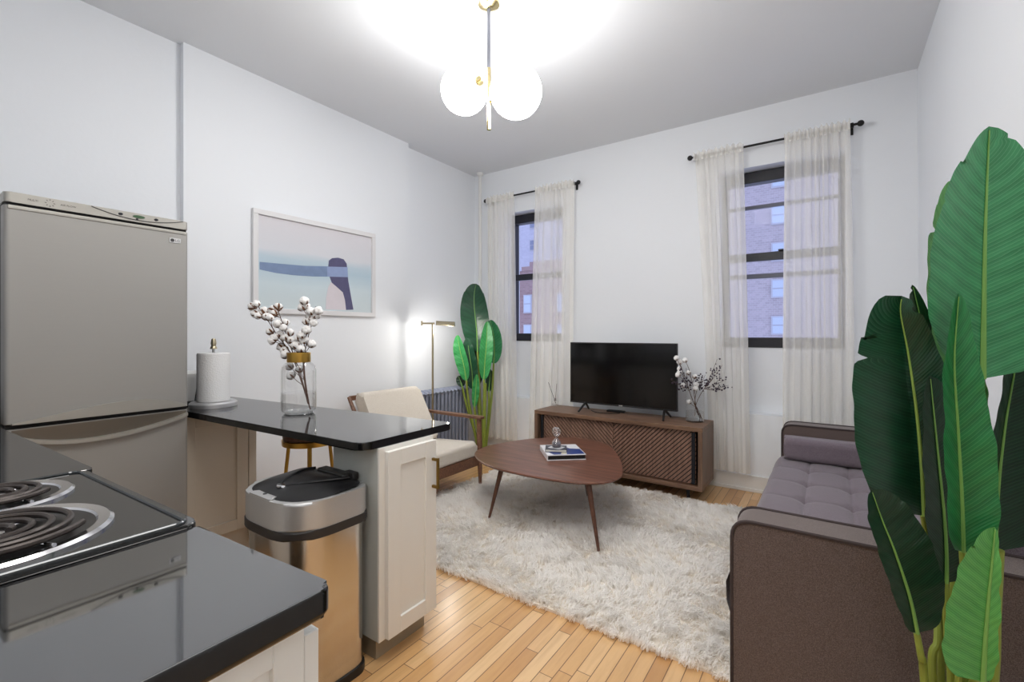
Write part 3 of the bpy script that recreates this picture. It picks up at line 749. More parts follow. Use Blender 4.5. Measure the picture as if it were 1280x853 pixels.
obj('handle', tube(BM(), [(-1.44,0.342,0.80),(-1.44,0.375,0.80),(-1.0,0.375,0.80),(-1.0,0.342,0.80)], 0.009, 10), 'chrome', od)
top = rpoly([(-1.508,-0.285),(-0.930,-0.285),(-0.925,0.366),(-1.505,0.346)], [0.01,0.01,0.02,0.02], 6)
ck = obj('cooktop', prism(BM(), top, KZ-0.026, KZ+0.006, 0.004, 3), 'black_enamel', sv)
lip = [Vector((x, y, KZ+0.0065)) for x, y in rpoly([(-1.497,-0.275),(-0.942,-0.275),(-0.937,0.352),(-1.494,0.332)], 0.02, 6)]
obj('raised_edge', tube(BM(), lip, 0.004, 8, closed=True), 'enamel_edge', ck)
def burner(cx, cy, r, turns):
    z = KZ+0.006
    b = obj('burner', lathe(BM(), [(r,0.0),(r,0.004),(r-0.006,0.008),(r-0.022,0.006),(r-0.026,0.002)], (cx,cy,z), 56, False, False), 'chrome', sv, label='chrome burner ring')
    obj('drip_bowl', lathe(BM(), [(r-0.025,0.003),(r-0.05,0.001),(0.03,0.0005),(0,0.0005)], (cx,cy,z), 48, False, False), 'pan_dark', b)
    rr = r-0.036; n = turns*40; pts = []
    for i in range(n+1):
        s = i/n; q = 0.022 + (rr-0.022)*s; a = 2*PI*turns*s + 1.0
        pts.append((cx+q*math.cos(a), cy+q*math.sin(a), z+0.014))
    obj('coil', tube(BM(), pts, 0.0052, 8), 'coil', b)
    bm = BM()
    for k in range(3):
        a = k*2*PI/3+0.4; tube(bm, [(cx+0.015*math.cos(a),cy+0.015*math.sin(a),z+0.006),(cx+(r-0.02)*math.cos(a),cy+(r-0.02)*math.sin(a),z+0.006)], 0.0035, 6)
    obj('coil_support', bm, 'chrome', b)
    obj('hub', lathe(BM(), [(0.018,0.006),(0.018,0.012),(0.0,0.013)], (cx,cy,z), 20, True, False), 'chrome', b)
burner(-1.112, 0.140, 0.152, 4); burner(-1.372, 0.178, 0.118, 3)

# ------------------------------------------------------------------ media console, television and what stands on it
cs = thing('media_console', 'walnut media console with chevron slatted doors under the television', 'console', (-1.57, 3.98, 0))
CX0, CX1, CY0, CY1, CZ0, CZ1 = -2.332, -0.812, 3.777, 4.185, 0.094, 0.588
bm = bx(CX0, CX1, CY0, CY1, CZ1-0.034, CZ1, 0.002, 1); obj('top', bm, 'walnut_console', cs)
obj('bottom', bx(CX0, CX1, CY0, CY1, CZ0, CZ0+0.034, 0.002, 1), 'walnut_console', cs)
for x in (CX0, CX1-0.034): obj('side_panel', bx(x, x+0.034, CY0+0.0005, CY1, CZ0+0.034, CZ1-0.034, 0.001, 1), 'walnut_side', cs)
obj('back_panel', bx(CX0+0.034, CX1-0.034, CY1-0.012, CY1, CZ0+0.034, CZ1-0.034), 'console_dark', cs)
mid = -1.553; dz0, dz1 = CZ0+0.042, CZ1-0.040
def slat_door(x0, x1, sgn):
    dd = obj('door', bx(x0, x1, CY0+0.050, CY0+0.066, dz0, dz1), 'console_dark', cs)
    bm = BM(); pitch = 0.0365; th = 0.020; H = dz1-dz0
    k = -int(H/pitch)-2
    while True:
        a = x0 + k*pitch; k += 1
        if a > x1 + H + 0.1: break
        # 45 degree strip clipped to the door rectangle
        def clip(poly):
            for (ax, lim, sg) in ((0, x0, 1), (0, x1, -1), (1, dz0, 1), (1, dz1, -1)):
                out = []
                for i in range(len(poly)):
                    p, q = poly[i], poly[(i+1) % len(poly)]; dp, dq = sg*(p[ax]-lim), sg*(q[ax]-lim)
                    if dp >= 0: out.append(p)
                    if dp*dq < 0: f = dp/(dp-dq); out.append((p[0]+(q[0]-p[0])*f, p[1]+(q[1]-p[1])*f))
                poly = out
                if not poly: return []
            return poly
        w = th*1.3
        if sgn > 0: poly = [(a-H, dz0), (a-H+w, dz0), (a+w, dz1), (a, dz1)]
        else: poly = [(a, dz0), (a+w, dz0), (a-H+w, dz1), (a-H, dz1)]
        poly = clip(poly)
        if len(poly) >= 3: prism(bm, poly, CY0+0.038, CY0+0.051, axis='y')
    obj('slats', bm, 'slat_wood', dd, smooth=False)
    xh = x0+0.004 if sgn < 0 else x1-0.030
    obj('handle', bx(xh, xh+0.026, CY0+0.022, CY0+0.040, dz0+0.002, dz1-0.002, 0.002), 'dark_metal', dd, label='dark metal edge pull')
slat_door(CX0+0.052, mid-0.002, -1); slat_door(mid+0.002, CX1-0.058, 1)
for x in (-2.18, -0.93):
    for y in (CY0+0.05, CY1-0.06): obj('leg', tube(BM(), [(x,y,0),(x,y,CZ0+0.002)], [0.011,0.015], 14), 'dark_metal', cs)
tv = thing('television', 'black flat screen television standing on the walnut console', 'television', (-1.555, 3.99, CZ1))
TX0, TX1, TZ0, TZ1, TY = -2.058, -1.055, 0.662, 1.236, 3.985
obj('housing', bx(TX0, TX1, TY, TY+0.022, TZ0, TZ1, 0.004), 'tv_bezel', tv)
obj('rear_case', bx(TX0+0.12, TX1-0.12, TY+0.022, TY+0.06, TZ0+0.03, TZ0+0.36, 0.01), 'black_plastic', tv)
obj('screen', bx(TX0+0.009, TX1-0.009, TY-0.0015, TY+0.002, TZ0+0.016, TZ1-0.009), 'screen', tv)
obj('maker_badge', bx(-1.57, -1.535, TY-0.003, TY, TZ0+0.003, TZ0+0.012, 0.001), 'badge', tv)
for x in (-1.90, -1.165):
    bm = BM()
    tube(bm, [(x, TY+0.01, TZ0+0.01), (x-0.02*(1 if x < -1.5 else -1), TY-0.10, CZ1+0.009)], [0.011, 0.009], 10)
    tube(bm, [(x, TY+0.01, TZ0+0.01), (x-0.02*(1 if x < -1.5 else -1), TY+0.12, CZ1+0.009)], [0.011, 0.009], 10)
    obj('foot', bm, 'black_plastic', tv)
obj('power_cord', tube(BM(), spline([(-1.86,TY+0.05,CZ1+0.006),(-1.78,TY-0.02,CZ1+0.005),(-1.66,TY-0.01,CZ1+0.005),(-1.58,TY+0.05,CZ1+0.006)], 8), 0.004, 6), 'black_plastic', tv)
rmq = at_z(770, 515.5, CZ1)
rm = thing('remote_control', 'black remote control lying on the console in front of the television', 'remote', (rmq.x, rmq.y, CZ1), 0.12)
obj('case', bx(-0.085, 0.085, -0.021, 0.021, 0.0, 0.018, 0.006, 3), 'black_plastic', rm, local=True)
obj('keypad', bx(-0.07, 0.06, -0.013, 0.013, 0.018, 0.020, 0.001, 1), 'dark_plastic', rm, local=True)
q = at_z(694, 508, CZ1); q.y += 0.0
df_ = thing('reed_diffuser', 'small glass reed diffuser with two dark reeds at the left end of the console', 'diffuser', (q.x, q.y, CZ1))
bm = bx(q.x-0.032, q.x+0.032, q.y-0.026, q.y+0.026, CZ1, CZ1+0.058, 0.006); obj('bottle', bm, 'jar_glass', df_)
obj('liquid', bx(q.x-0.028, q.x+0.028, q.y-0.022, q.y+0.022, CZ1+0.006, CZ1+0.026), 'water', df_)
obj('neck', lathe(BM(), [(0.013,0.056),(0.013,0.08),(0.008,0.08),(0.008,0.056)], (q.x,q.y,CZ1), 20, False, False), 'chrome', df_)
obj('reed', tube(BM(), [(q.x+0.006,q.y,CZ1+0.03), (q.x-0.085,q.y+0.01,CZ1+0.235)], 0.0025, 6), 'black_plastic', df_)
obj('reed', tube(BM(), [(q.x,q.y,CZ1+0.03), (q.x+0.012,q.y+0.01,CZ1+0.225)], 0.0022, 6), 'twig', df_)
# vase with cotton and berries
V = at_z(868.5, 527, CZ1); VT = V.dot(FW); vb = (V.x, V.y, CZ1)
vs = thing('glass_vase', 'clear cylindrical glass vase with water on the right end of the console', 'vase', vb)
obj('glass', lathe(BM(), [(0.0,0.012),(0.066,0.012),(0.074,0.016),(0.074,0.255),(0.071,0.255)], vb, 40, False, False), 'jar_glass', vs)
obj('foot', lathe(BM(), [(0.07,0.0),(0.074,0.004),(0.074,0.014),(0.0,0.014)], vb, 40, True, False), 'jar_glass', vs)
obj('water', lathe(BM(), [(0.0,0.016),(0.071,0.016),(0.071,0.085),(0,0.085)], vb, 40, False, False), 'water', vs)
def CV(l): return [(830+a/7.75, 430+b/7.75) for a, b in l]
def path(l): return [(x, y, d) for (x, y), d in zip(CV([p[:2] for p in l]), [p[2] for p in l])]
cotton_stem('cotton stem rising left from the cylindrical vase beside the television', path([(372,735,0),(330,640,0),(275,540,-.02),(235,420,-.06),(190,280,-.11),(125,150,-.16)]),
    CV([(120,138),(150,178),(150,240),(135,300),(150,272),(190,405)]), vb, VT, 'cotton stems in the console vase', 0.95, 11, rtw=0.003)
cotton_stem('cotton stem standing upright in the middle of the cylindrical vase', path([(350,730,.03),(310,600,.03),(290,470,.03),(270,360,.02),(240,240,.02),(205,165,.02)]),
    CV([(205,160),(235,282),(300,320),(312,395),(306,432),(242,563)]), vb, VT, 'cotton stems in the console vase', 0.95, 12, rtw=0.003)
bmb = BM(); sphere(bmb, (0,0,0), 0.0062, 8, 6); BERRY = bpy.data.meshes.new('berry'); bmb.to_mesh(BERRY); bmb.free(); BERRY.materials.append(MAT['berry'])
BERRY.polygons.foreach_set('use_smooth', [True]*len(BERRY.polygons))
def berry_sprig(label, main, tips, nb, seed, doff=0.0):
    rs = random.Random(seed); th = thing('berry_sprig', label, 'berry sprig', vb, group='berry sprigs in the console vase')
    sp = spline([at(a, b, VT+d) for a, b, d in path(main)], 6); bm = tube(BM(), sp, 0.0024, 6); spots = []
    for (a, b) in CV(tips):
        e = at(a, b, VT + doff + rs.uniform(-.05, .05)); s0 = sp[int(len(sp)*0.62)]
        br = spline([s0, s0.lerp(e, 0.5) + Vector((0,0,-0.012)), e], 6); tube(bm, br, 0.0013, 5)
        for k in range(nb):
            p = br[rs.randrange(5, len(br))]; d = Vector((rs.gauss(0,.011), rs.gauss(0,.011), rs.gauss(0,.012)))
            spots.append(p + d)
    obj('twig', bm, 'twig', th)
    for p in spots: inst('berry', BERRY, th, p, None, rs.uniform(0.75, 1.25))
berry_sprig('dark purple berry sprig spreading right out of the vase in front of the curtain', [(300,700,-.02),(310,590,-.01),(360,480,0),(420,400,0),(480,330,0)],
    [(515,150),(565,205),(520,240),(600,340),(625,402),(585,440),(540,420),(470,270),(555,330),(440,330)], 9, 5)
berry_sprig('dark berry sprig standing between the cotton and the right sprig in the vase', [(330,690,.02),(300,580,.02),(310,480,.01),(340,400,.0),(370,340,0)],
    [(350,290),(400,300),(385,350),(420,380),(310,330),(370,420)], 8, 6)
berry_sprig('dark berry sprig leaning left across the edge of the television', [(360,720,-.03),(300,600,-.02),(250,470,-.05),(220,400,-.10),(190,360,-.14)],
    [(215,235),(160,215),(145,390),(150,435),(65,345),(260,345),(180,330),(255,395)], 6, 7, -0.16)

# ------------------------------------------------------------------ coffee table and what lies on it
TT = 0.42
out = [(-2.187,2.692),(-2.262,2.86),(-2.248,3.06),(-2.113,3.37),(-1.87,3.60),(-1.64,3.615),(-1.437,3.480),(-1.24,3.18),(-1.10,2.86),(-1.095,2.70),(-1.175,2.585),(-1.363,2.508),(-1.707,2.488),(-1.971,2.535)]
ol = [(p.x, p.y) for p in spline([(a, b, 0) for a, b in out], 6, True)]
ct = thing('coffee_table', 'walnut coffee table with rounded triangular top on splayed legs', 'table', (-1.65, 2.95, 0))
cen = Vector((-1.67, 2.98))
def inset(d): 
    r = []
    for x, y in ol:
        v = Vector((x, y)) - cen; r.append(tuple(cen + v * (1 - d / v.length)))
    return r
bm = BM(); rings = []
for (d, z) in ((0.05, TT-0.026), (0.012, TT-0.018), (0.001, TT-0.008), (0.003, TT-0.002), (0.010, TT), (0.05, TT), ):
    rings.append([bm.verts.new((x, y, z)) for x, y in inset(d)])
for a, b in zip(rings, rings[1:]):
    for i in range(len(a)): bm.faces.new((a[i], a[(i+1) % len(a)], b[(i+1) % len(a)], b[i]))
bm.faces.new(rings[0][::-1]); bm.faces.new(rings[-1])
obj('tabletop', bm, 'walnut_table', ct, sharp=50)
for fx, fy in ((-1.951,2.560),(-1.131,2.555),(-1.579,3.36)):
    f = Vector((fx, fy, 0.03)); tpt = Vector((cen.x + (fx-cen.x)*0.80, cen.y + (fy-cen.y)*0.80, TT-0.02))
    obj('leg', tube(BM(), [tpt, f], [0.019, 0.0085], 14), 'walnut_leg', ct)
def quad_pts(l, z): return [at_z(a, b, z) for a, b in l]
# large book
zb = TT + 0.001; bh = 0.040
Q = quad_pts([(684,576.5),(732.5,575),(714,556),(664.5,557.5)], zb)
P0 = Q[0]; ex = (Q[1]-Q[0]); ey = (Q[3]-Q[0]); ang = math.atan2(ex.y, ex.x); W = ex.length; Lb = 0.30
bk = thing('large_book', 'thick white and blue art book lying on the coffee table', 'book', (P0.x, P0.y, zb), ang)
simple('book_white', (226,226,230), 0.35); simple('page_black', (18,18,20), 0.7); simple('cover_blue', (40,62,128), 0.35, var=0.35, vscale=14); simple('cover_cream', (214,208,190), 0.4)
cvr = obj('cover', bx(0, W, 0, Lb, bh-0.006, bh, 0.001, 1), 'book_white', bk, local=True)
obj('back_cover', bx(0, W, 0, Lb, 0, 0.006, 0.001, 1), 'book_white', bk, local=True)
obj('spine', bx(0, 0.006, 0, Lb, 0.006, bh-0.006), 'book_white', bk, local=True)
obj('pages', bx(0.006, W-0.004, 0.004, Lb-0.004, 0.006, bh-0.006), 'page_black', bk, local=True)
obj('cover_picture', prism(BM(), [(0.05,0.01),(W-0.006,0.01),(W-0.006,0.15),(0.20,0.17),(0.17,0.26),(0.09,0.25),(0.075,0.16),(0.02,0.10)], bh, bh+0.0006), 'cover_blue', cvr, local=True, smooth=False)
obj('cover_motif', prism(BM(), [(0.10,0.015),(0.145,0.012),(0.155,0.06),(0.12,0.07)], bh, bh+0.0012), 'cover_cream', cvr, local=True, smooth=False)
zs = zb + bh + 0.0015
Q = quad_pts([(681.5,565.3),(708.5,566.0),(712,554.5),(686,552.5)], zs)
P1 = Q[0]; ex = Q[1]-Q[0]; W2 = ex.length; L2 = 0.125; ang2 = math.atan2(ex.y, ex.x)
b2 = thing('notebook', 'small dark grey notebook on top of the large art book', 'book', (P1.x, P1.y, zs), ang2)
simple('note_cover', (62,64,74), 0.5); simple('note_page', (210,206,196), 0.8)
obj('cover', bx(0, W2, 0, L2, 0.017, 0.020, 0.001, 1), 'note_cover', b2, local=True)
obj('back_cover', bx(0, W2, 0, L2, 0, 0.003, 0.001, 1), 'note_cover', b2, local=True)
obj('pages', bx(0.003, W2-0.003, 0.002, L2-0.002, 0.003, 0.017), 'note_page', b2, local=True)
obj('spine', bx(0, 0.003, 0, L2, 0.003, 0.017), 'note_cover', b2, local=True)
hz = zs + 0.021; hq = XF[b2.name] @ Vector((W2*0.52, L2*0.5, 0)); hb = (hq.x, hq.y, hz)
hg = thing('hourglass', 'clear glass hourglass with grey sand on the small notebook', 'hourglass', hb)
simple('sand', (96,94,106), 0.8)
simple('label_white', (214,214,218), 0.5)
obj('bulbs', lathe(BM(), [(0.026,0.0),(0.034,0.004),(0.036,0.02),(0.032,0.04),(0.018,0.058),(0.0045,0.070),(0.0045,0.074),(0.018,0.088),(0.031,0.104),(0.034,0.122),(0.026,0.140),(0.012,0.146),(0,0.147)], hb, 36, True, False), 'bright_glass', hg)
obj('sand', lathe(BM(), [(0.027,0.003),(0.032,0.008),(0.033,0.022),(0.028,0.034),(0,0.040)], hb, 32, True, False), 'sand', hg)
obj('foot', bx(hq.x-0.05, hq.x+0.05, hq.y-0.042, hq.y+0.042, hz-0.0012, hz, 0), 'label_white', hg)

# ------------------------------------------------------------------ rug
RX0, RX1, RY0, RY1 = -2.64, -0.10, 1.885, 3.80
rg = thing('shag_rug', 'shaggy cream rug under the coffee table', 'rug', ((RX0+RX1)/2, (RY0+RY1)/2, 0))
simple('rug_back', (226,218,206), 0.95)
obj('backing', prism(BM(), rpoly([(RX0+.025,RY0+.03),(RX1-.025,RY0+.03),(RX1-.025,RY1-.03),(RX0+.025,RY1-.03)], 0.06), 0.0, 0.012), 'rug_back', rg)
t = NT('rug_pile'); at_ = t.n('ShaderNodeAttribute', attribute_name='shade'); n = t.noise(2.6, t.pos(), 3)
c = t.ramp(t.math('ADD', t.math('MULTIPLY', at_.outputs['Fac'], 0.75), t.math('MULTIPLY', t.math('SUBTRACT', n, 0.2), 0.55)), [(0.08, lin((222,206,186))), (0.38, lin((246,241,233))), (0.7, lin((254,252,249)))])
df2 = t.n('ShaderNodeBsdfDiffuse'); tl2 = t.n('ShaderNodeBsdfTranslucent'); t.l(c, df2.inputs[0]); t.l(c, tl2.inputs[0])
m = t.n('ShaderNodeMixShader'); m.inputs[0].default_value = 0.42; t.l(df2.outputs[0], m.inputs[1]); t.l(tl2.outputs[0], m.inputs[2]); t.l(m.outputs[0], t.out.inputs[0]); MAT['pile'] = t.m
def make_pile():
    rng = np.random.default_rng(3); NC = 10500; NB = 15
    cx = rng.uniform(RX0+0.01, RX1-0.01, NC); cy = rng.uniform(RY0+0.01, RY1-0.01, NC)
    # lean field varies smoothly so the pile falls in tufts and partings
    ph = 2.2*np.sin(cx*3.1+0.5*cy*4) + 1.9*np.sin(cy*4.3-cx*2.0+1.0) + rng.normal(0, .75, NC)
    lean = rng.uniform(0.25, 0.95, NC); hgt = rng.uniform(0.036, 0.056, NC); tone = np.clip(rng.uniform(0, 1, NC)*0.7 + 0.15 + 0.3*np.sin(cx*17+2*np.sin(cy*9))*np.sin(cy*21+2*np.sin(cx*7)), 0, 1)
    edge = np.minimum(np.minimum(cx-RX0, RX1-cx), np.minimum(cy-RY0, RY1-cy)); hgt *= np.clip(edge/0.05, 0.7, 1)*(0.8+0.35*np.sin(cx*17+2*np.sin(cy*9))*np.sin(cy*21+2*np.sin(cx*7)))
    N = NC*NB; c = np.repeat(np.arange(NC), NB)
    a = rng.uniform(0, 2*np.pi, N); rad = 0.020*np.sqrt(rng.uniform(0, 1, N))
    bx_ = cx[c] + rad*np.cos(a); by_ = cy[c] + rad*np.sin(a)
    dirx = np.cos(ph[c]) + rng.normal(0, .35, N); diry = np.sin(ph[c]) + rng.normal(0, .35, N)
    h = hgt[c]*rng.uniform(0.8, 1.15, N); ln = lean[c]*h
    wd = rng.uniform(0.0014, 0.0028, N); wa = rng.uniform(0, np.pi, N); wx, wy = np.cos(wa)*wd, np.sin(wa)*wd
    lev = [(0, 0, 1), (0.35, 0.18, 1), (0.75, 0.58, .8), (0.92, 1.05, .15)]
    V = np.zeros((N, 8, 3), np.float32); sh = np.zeros((N, 8), np.float32)
    conv = -0.35*rad
    for k, (zf, lf, wf) in enumerate(lev):
        x = bx_ + dirx*ln*lf + conv*np.cos(a)*lf; y = by_ + diry*ln*lf + conv*np.sin(a)*lf; z = 0.010 + h*zf*(1 - 0.12*lean[c]*lf)
        V[:, 2*k, 0] = x-wx*wf; V[:, 2*k, 1] = y-wy*wf; V[:, 2*k, 2] = z
        V[:, 2*k+1, 0] = x+wx*wf; V[:, 2*k+1, 1] = y+wy*wf; V[:, 2*k+1, 2] = z
        sh[:, 2*k] = sh[:, 2*k+1] = 0.25 + 0.28*k + 0.45*(tone[c]-0.5)  # shade painted into the pile: darker roots and tufts, pale tips
    base = (np.arange(N)*8)[:, None]
    F = np.concatenate([base + np.array([[2*k, 2*k+1, 2*k+3, 2*k+2]]) for k in range(3)], 1).reshape(-1)
    me = bpy.data.meshes.new('pile'); nf = N*3
    me.vertices.add(N*8); me.vertices.foreach_set('co', V.reshape(-1))
    me.loops.add(nf*4); me.loops.foreach_set('vertex_index', F.astype(np.int32))
    me.polygons.add(nf); me.polygons.foreach_set('loop_start', np.arange(nf, dtype=np.int32)*4)
    me.update(); me.validate()
    at2 = me.attributes.new('shade', 'FLOAT', 'POINT'); at2.data.foreach_set('value', sh.reshape(-1))
    return me
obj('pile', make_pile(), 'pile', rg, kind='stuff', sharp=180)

# ------------------------------------------------------------------ armchair
ac = thing('armchair', 'mid-century armchair with cream cushions and walnut arms by the radiator', 'armchair', (-2.83, 2.78, 0))
def slab(prof, y0, y1, bev=0.03, seg=4): return prism(BM(), prof, y0, y1, bev, seg, axis='y')
obj('seat_cushion', slab(rpoly([(-3.06,0.235),(-2.478,0.272),(-2.470,0.402),(-3.06,0.36)], [0.03,0.03,0.04,0.03], 4), 2.455, 3.085), 'linen_cream', ac)
obj('back_cushion', slab(rpoly([(-3.02,0.34),(-2.90,0.385),(-3.165,0.845),(-3.275,0.80)], [0.03,0.03,0.05,0.05], 4), 2.435, 3.07), 'linen_cream', ac)
for (y, nm) in ((2.405, 'near'), (3.135, 'far')):
    obj('armrest', prism(BM(), rpoly([(-3.16,y-0.02),(-2.80,y-0.032),(-2.455,y-0.03),(-2.455,y+0.03),(-2.80,y+0.032),(-3.16,y+0.02)], 0.012), 0.585, 0.607, 0.006), 'chair_wood', ac)
    obj('front_leg', tube(BM(), [(-2.495,y,0.59),(-2.490,y,0.30),(-2.482,y,0.03 if y > 1 else 0)], [0.021,0.025,0.014], 14), 'chair_wood', ac)
    obj('rear_leg', tube(BM(), [(-3.29,y,0.79),(-3.14,y,0.56),(-3.05,y,0.30),(-3.13,y,0.0)], [0.014,0.02,0.022,0.014], 14), 'chair_wood', ac)
    obj('side_rail', bx(-3.06, -2.50, y-0.013, y+0.013, 0.20, 0.262, 0.004), 'chair_wood', ac)
obj('front_rail', bx(-2.512, -2.480, 2.41, 3.13, 0.190, 0.272, 0.004), 'chair_wood', ac)
obj('rear_rail', bx(-3.08, -3.05, 2.41, 3.13, 0.19, 0.25, 0.004), 'chair_wood', ac)
for z, x in ((0.78, -3.288), (0.60, -3.175), (0.45, -3.10)):
    obj('back_rail', bx(x-0.011, x+0.011, 2.41, 3.13, z-0.02, z+0.02, 0.004), 'chair_wood', ac)

# ------------------------------------------------------------------ radiator, floor lamp
rd = thing('radiator', 'grey cast iron column radiator against the left wall by the corner', 'radiator', (-3.37, 3.62, 0))
NS = 13; y0 = 3.255; dy = 0.0565
for k in range(NS):
    y = y0 + dy*k + 0.02; bm = BM(); zt = 0.738; zb_ = 0.09
    for x in (-3.43, -3.375, -3.32):
        tube(bm, [(x,y,zb_+0.02),(x,y,zt-0.03)], 0.0195, 10)
    for z in (zb_+0.03, zt-0.03):
        tube(bm, spline([(-3.445,y,z-0.01),(-3.40,y,z+0.012),(-3.35,y,z+0.012),(-3.305,y,z-0.01)], 4), 0.026, 10)
    tube(bm, [(-3.375,y-dy/2,zb_+0.04),(-3.375,y+dy/2,zb_+0.04)], 0.014, 8); tube(bm, [(-3.375,y-dy/2,zt-0.045),(-3.375,y+dy/2,zt-0.045)], 0.014, 8)
    if k in (0, NS-1):
        for x in (-3.43, -3.32): tube(bm, [(x,y,zb_+0.03),(x,y,0)], [0.02,0.024], 10)
    obj('section', bm, 'radiator', rd)
bm = tube(BM(), [(-3.34,3.235,0.66),(-3.34,3.205,0.66)], 0.012, 10); tube(bm, [(-3.34,3.205,0.645),(-3.34,3.205,0.70)], 0.010, 10); sphere(bm, (-3.34,3.205,0.705), 0.014)
obj('air_valve', bm, 'champagne', rd)
lp = Vector((-3.19, 3.285, 0))
fl = thing('floor_lamp', 'slim brushed gold reading lamp behind the cream armchair', 'lamp', lp)
obj('base', lathe(BM(), [(0.12,0),(0.12,0.012),(0.112,0.018),(0.012,0.022)], lp, 36), 'champagne', fl)
obj('pole', tube(BM(), [lp+UP*0.02, lp+UP*1.425], 0.010, 12), 'champagne', fl)
rt = RT
aL = lp + UP*1.418 - rt*0.105; aR = lp + UP*1.418 + rt*0.02
bm = tube(BM(), [aL, aR], 0.0085, 10); tube(bm, [aL+UP*0.022, aL-UP*0.022], 0.009, 10); tube(bm, [aL+UP*0.002+FW*-0.02, aL+FW*0.03+UP*0.002], 0.006, 8)
obj('swing_arm', bm, 'champagne', fl)
hd = obj('lamp_head', None or BM(), 'champagne', fl); bpy.data.objects.remove(hd)
bm = BM(); c0 = lp + UP*1.425 + rt*0.035; c1 = lp + UP*1.415 + rt*0.215
prof = []
for c, hw in ((c0, 0.030), (c0+(c1-c0)*0.75, 0.034), (c1, 0.042)):
    f = FW
    prof.append([bm.verts.new(c + f*w + UP*h) for w, h in ((-hw,-0.026),(-hw*0.55,0.006),(0,0.018),(hw*0.55,0.006),(hw,-0.026))])
for a, b in zip(prof, prof[1:]):
    for i in range(4): bm.faces.new((a[i], a[i+1], b[i+1], b[i]))
bm.faces.new(prof[0]); bm.faces.new(prof[-1][::-1])
hd = obj('lamp_head', bm, 'champagne', fl, sharp=60, recalc=True)
bm = BM(); q = [c0+rt*0.04, c1+rt*-0.006]
vs_ = [bm.verts.new(q[0]-FW*0.026-UP*0.018), bm.verts.new(q[1]-FW*0.036-UP*0.022), bm.verts.new(q[1]+FW*0.036-UP*0.022), bm.verts.new(q[0]+FW*0.026-UP*0.018)]
bm.faces.new(vs_); obj('bulb_cover', bm, 'lamp_glow', hd)

# ------------------------------------------------------------------ sofa
so = thing('sofa', 'grey-brown tufted sofa along the right wall', 'sofa', (0.1, 2.85, 0))
AX0, AX1 = -0.283, 0.480
def arm(y0, y1, zt):
    prof = rpoly([(AX0,0.035),(AX1,0.035),(AX1,zt),(AX0,zt)], [0.02,0.01,0.03,0.065], 6)
    o = obj('armrest', prism(BM(), prof, y0, y1, 0.012, 3, axis='y'), 'sofa_shaded_fabric', so)
    for y in (y0+0.002, y1-0.002):
        obj('piping', tube(BM(), [(x, y, z) for x, z in prof], 0.0065, 6, closed=True), 'piping', o)
arm(1.765, 1.925, 0.675); arm(3.80, 3.96, 0.675)
def tufted():
    bm = BM(); x0, x1, y0, y1 = -0.318, 0.30, 1.93, 3.795; nx, ny = 84, 150
    sx = [x0+0.205, x0+0.41]; rows = 6; g = []
    for i in range(nx+1):
        r = []
        for j in range(ny+1):
            x = x0+(x1-x0)*i/nx; y = y0+(y1-y0)*j/ny; z = 0.452
            dx = min(abs(x-s) for s in sx); z -= 0.010*math.exp(-(dx/0.010)**2)
            fy = (y-y0)/(y1-y0)*rows; dyy = abs(fy-round(fy))*(y1-y0)/rows
            near = min(((x-s)**2 + dyy**2)**.5 for s in sx)
            if 0 < round(fy) < rows: z -= 0.018*math.exp(-(near/0.035)**2) + 0.006*math.exp(-(dyy/0.008)**2)*math.exp(-(dx/0.12)**2)
            z += 0.006*abs(math.sin(PI*fy))**0.6*min(1, dx/0.08)
            ex = max(0, (x0+0.05-x)/0.05); z -= 0.045*ex**2.2
            r.append(bm.verts.new((x, y, z)))
        g.append(r)
    for i in range(nx):
        for j in range(ny): bm.faces.new((g[i][j], g[i+1][j], g[i+1][j+1], g[i][j+1]))
    # front face and underside
    prev = g[0]
    for (x, z) in ((x0-0.012, 0.37), (x0-0.010, 0.30), (x0+0.006, 0.245), (x1, 0.245)):
        cur = [bm.verts.new((x, y0+(y1-y0)*j/ny, z)) for j in range(ny+1)]
        for j in range(ny): bm.faces.new((prev[j], prev[j+1], cur[j+1], cur[j]))
        prev = cur
    return bm
obj('seat_mattress', tufted(), 'sofa_fabric', so, sharp=60)
obj('base_frame', bx(-0.265, 0.47, 1.925, 3.80, 0.10, 0.245, 0.006), 'sofa_shaded_fabric', so)
bkp = rpoly([(0.255,0.43),(0.475,0.40),(0.485,0.80),(0.36,0.80)], [0.02,0.02,0.04,0.05], 5)
for a, b in ((1.93, 2.86), (2.87, 3.795)): obj('backrest', prism(BM(), bkp, a, b, 0.02, 3, axis='y'), 'sofa_fabric', so)
for x in (-0.22, 0.42):
    for y in (1.84, 3.88): obj('leg', tube(BM(), [(x,y,0.05),(x,y,0.0)], [0.022,0.017], 12), 'walnut_leg', so)
bo = thing('bolster', 'long grey bolster cushion lying against the far arm of the sofa', 'cushion', (0.0, 3.71, 0.46))
obj('pillow', prism(BM(), rpoly([(3.645,0.458),(3.795,0.458),(3.795,0.612),(3.645,0.612)], 0.045, 6), -0.262, 0.25, 0.03, 4, axis='x'), 'sofa_fabric', bo)

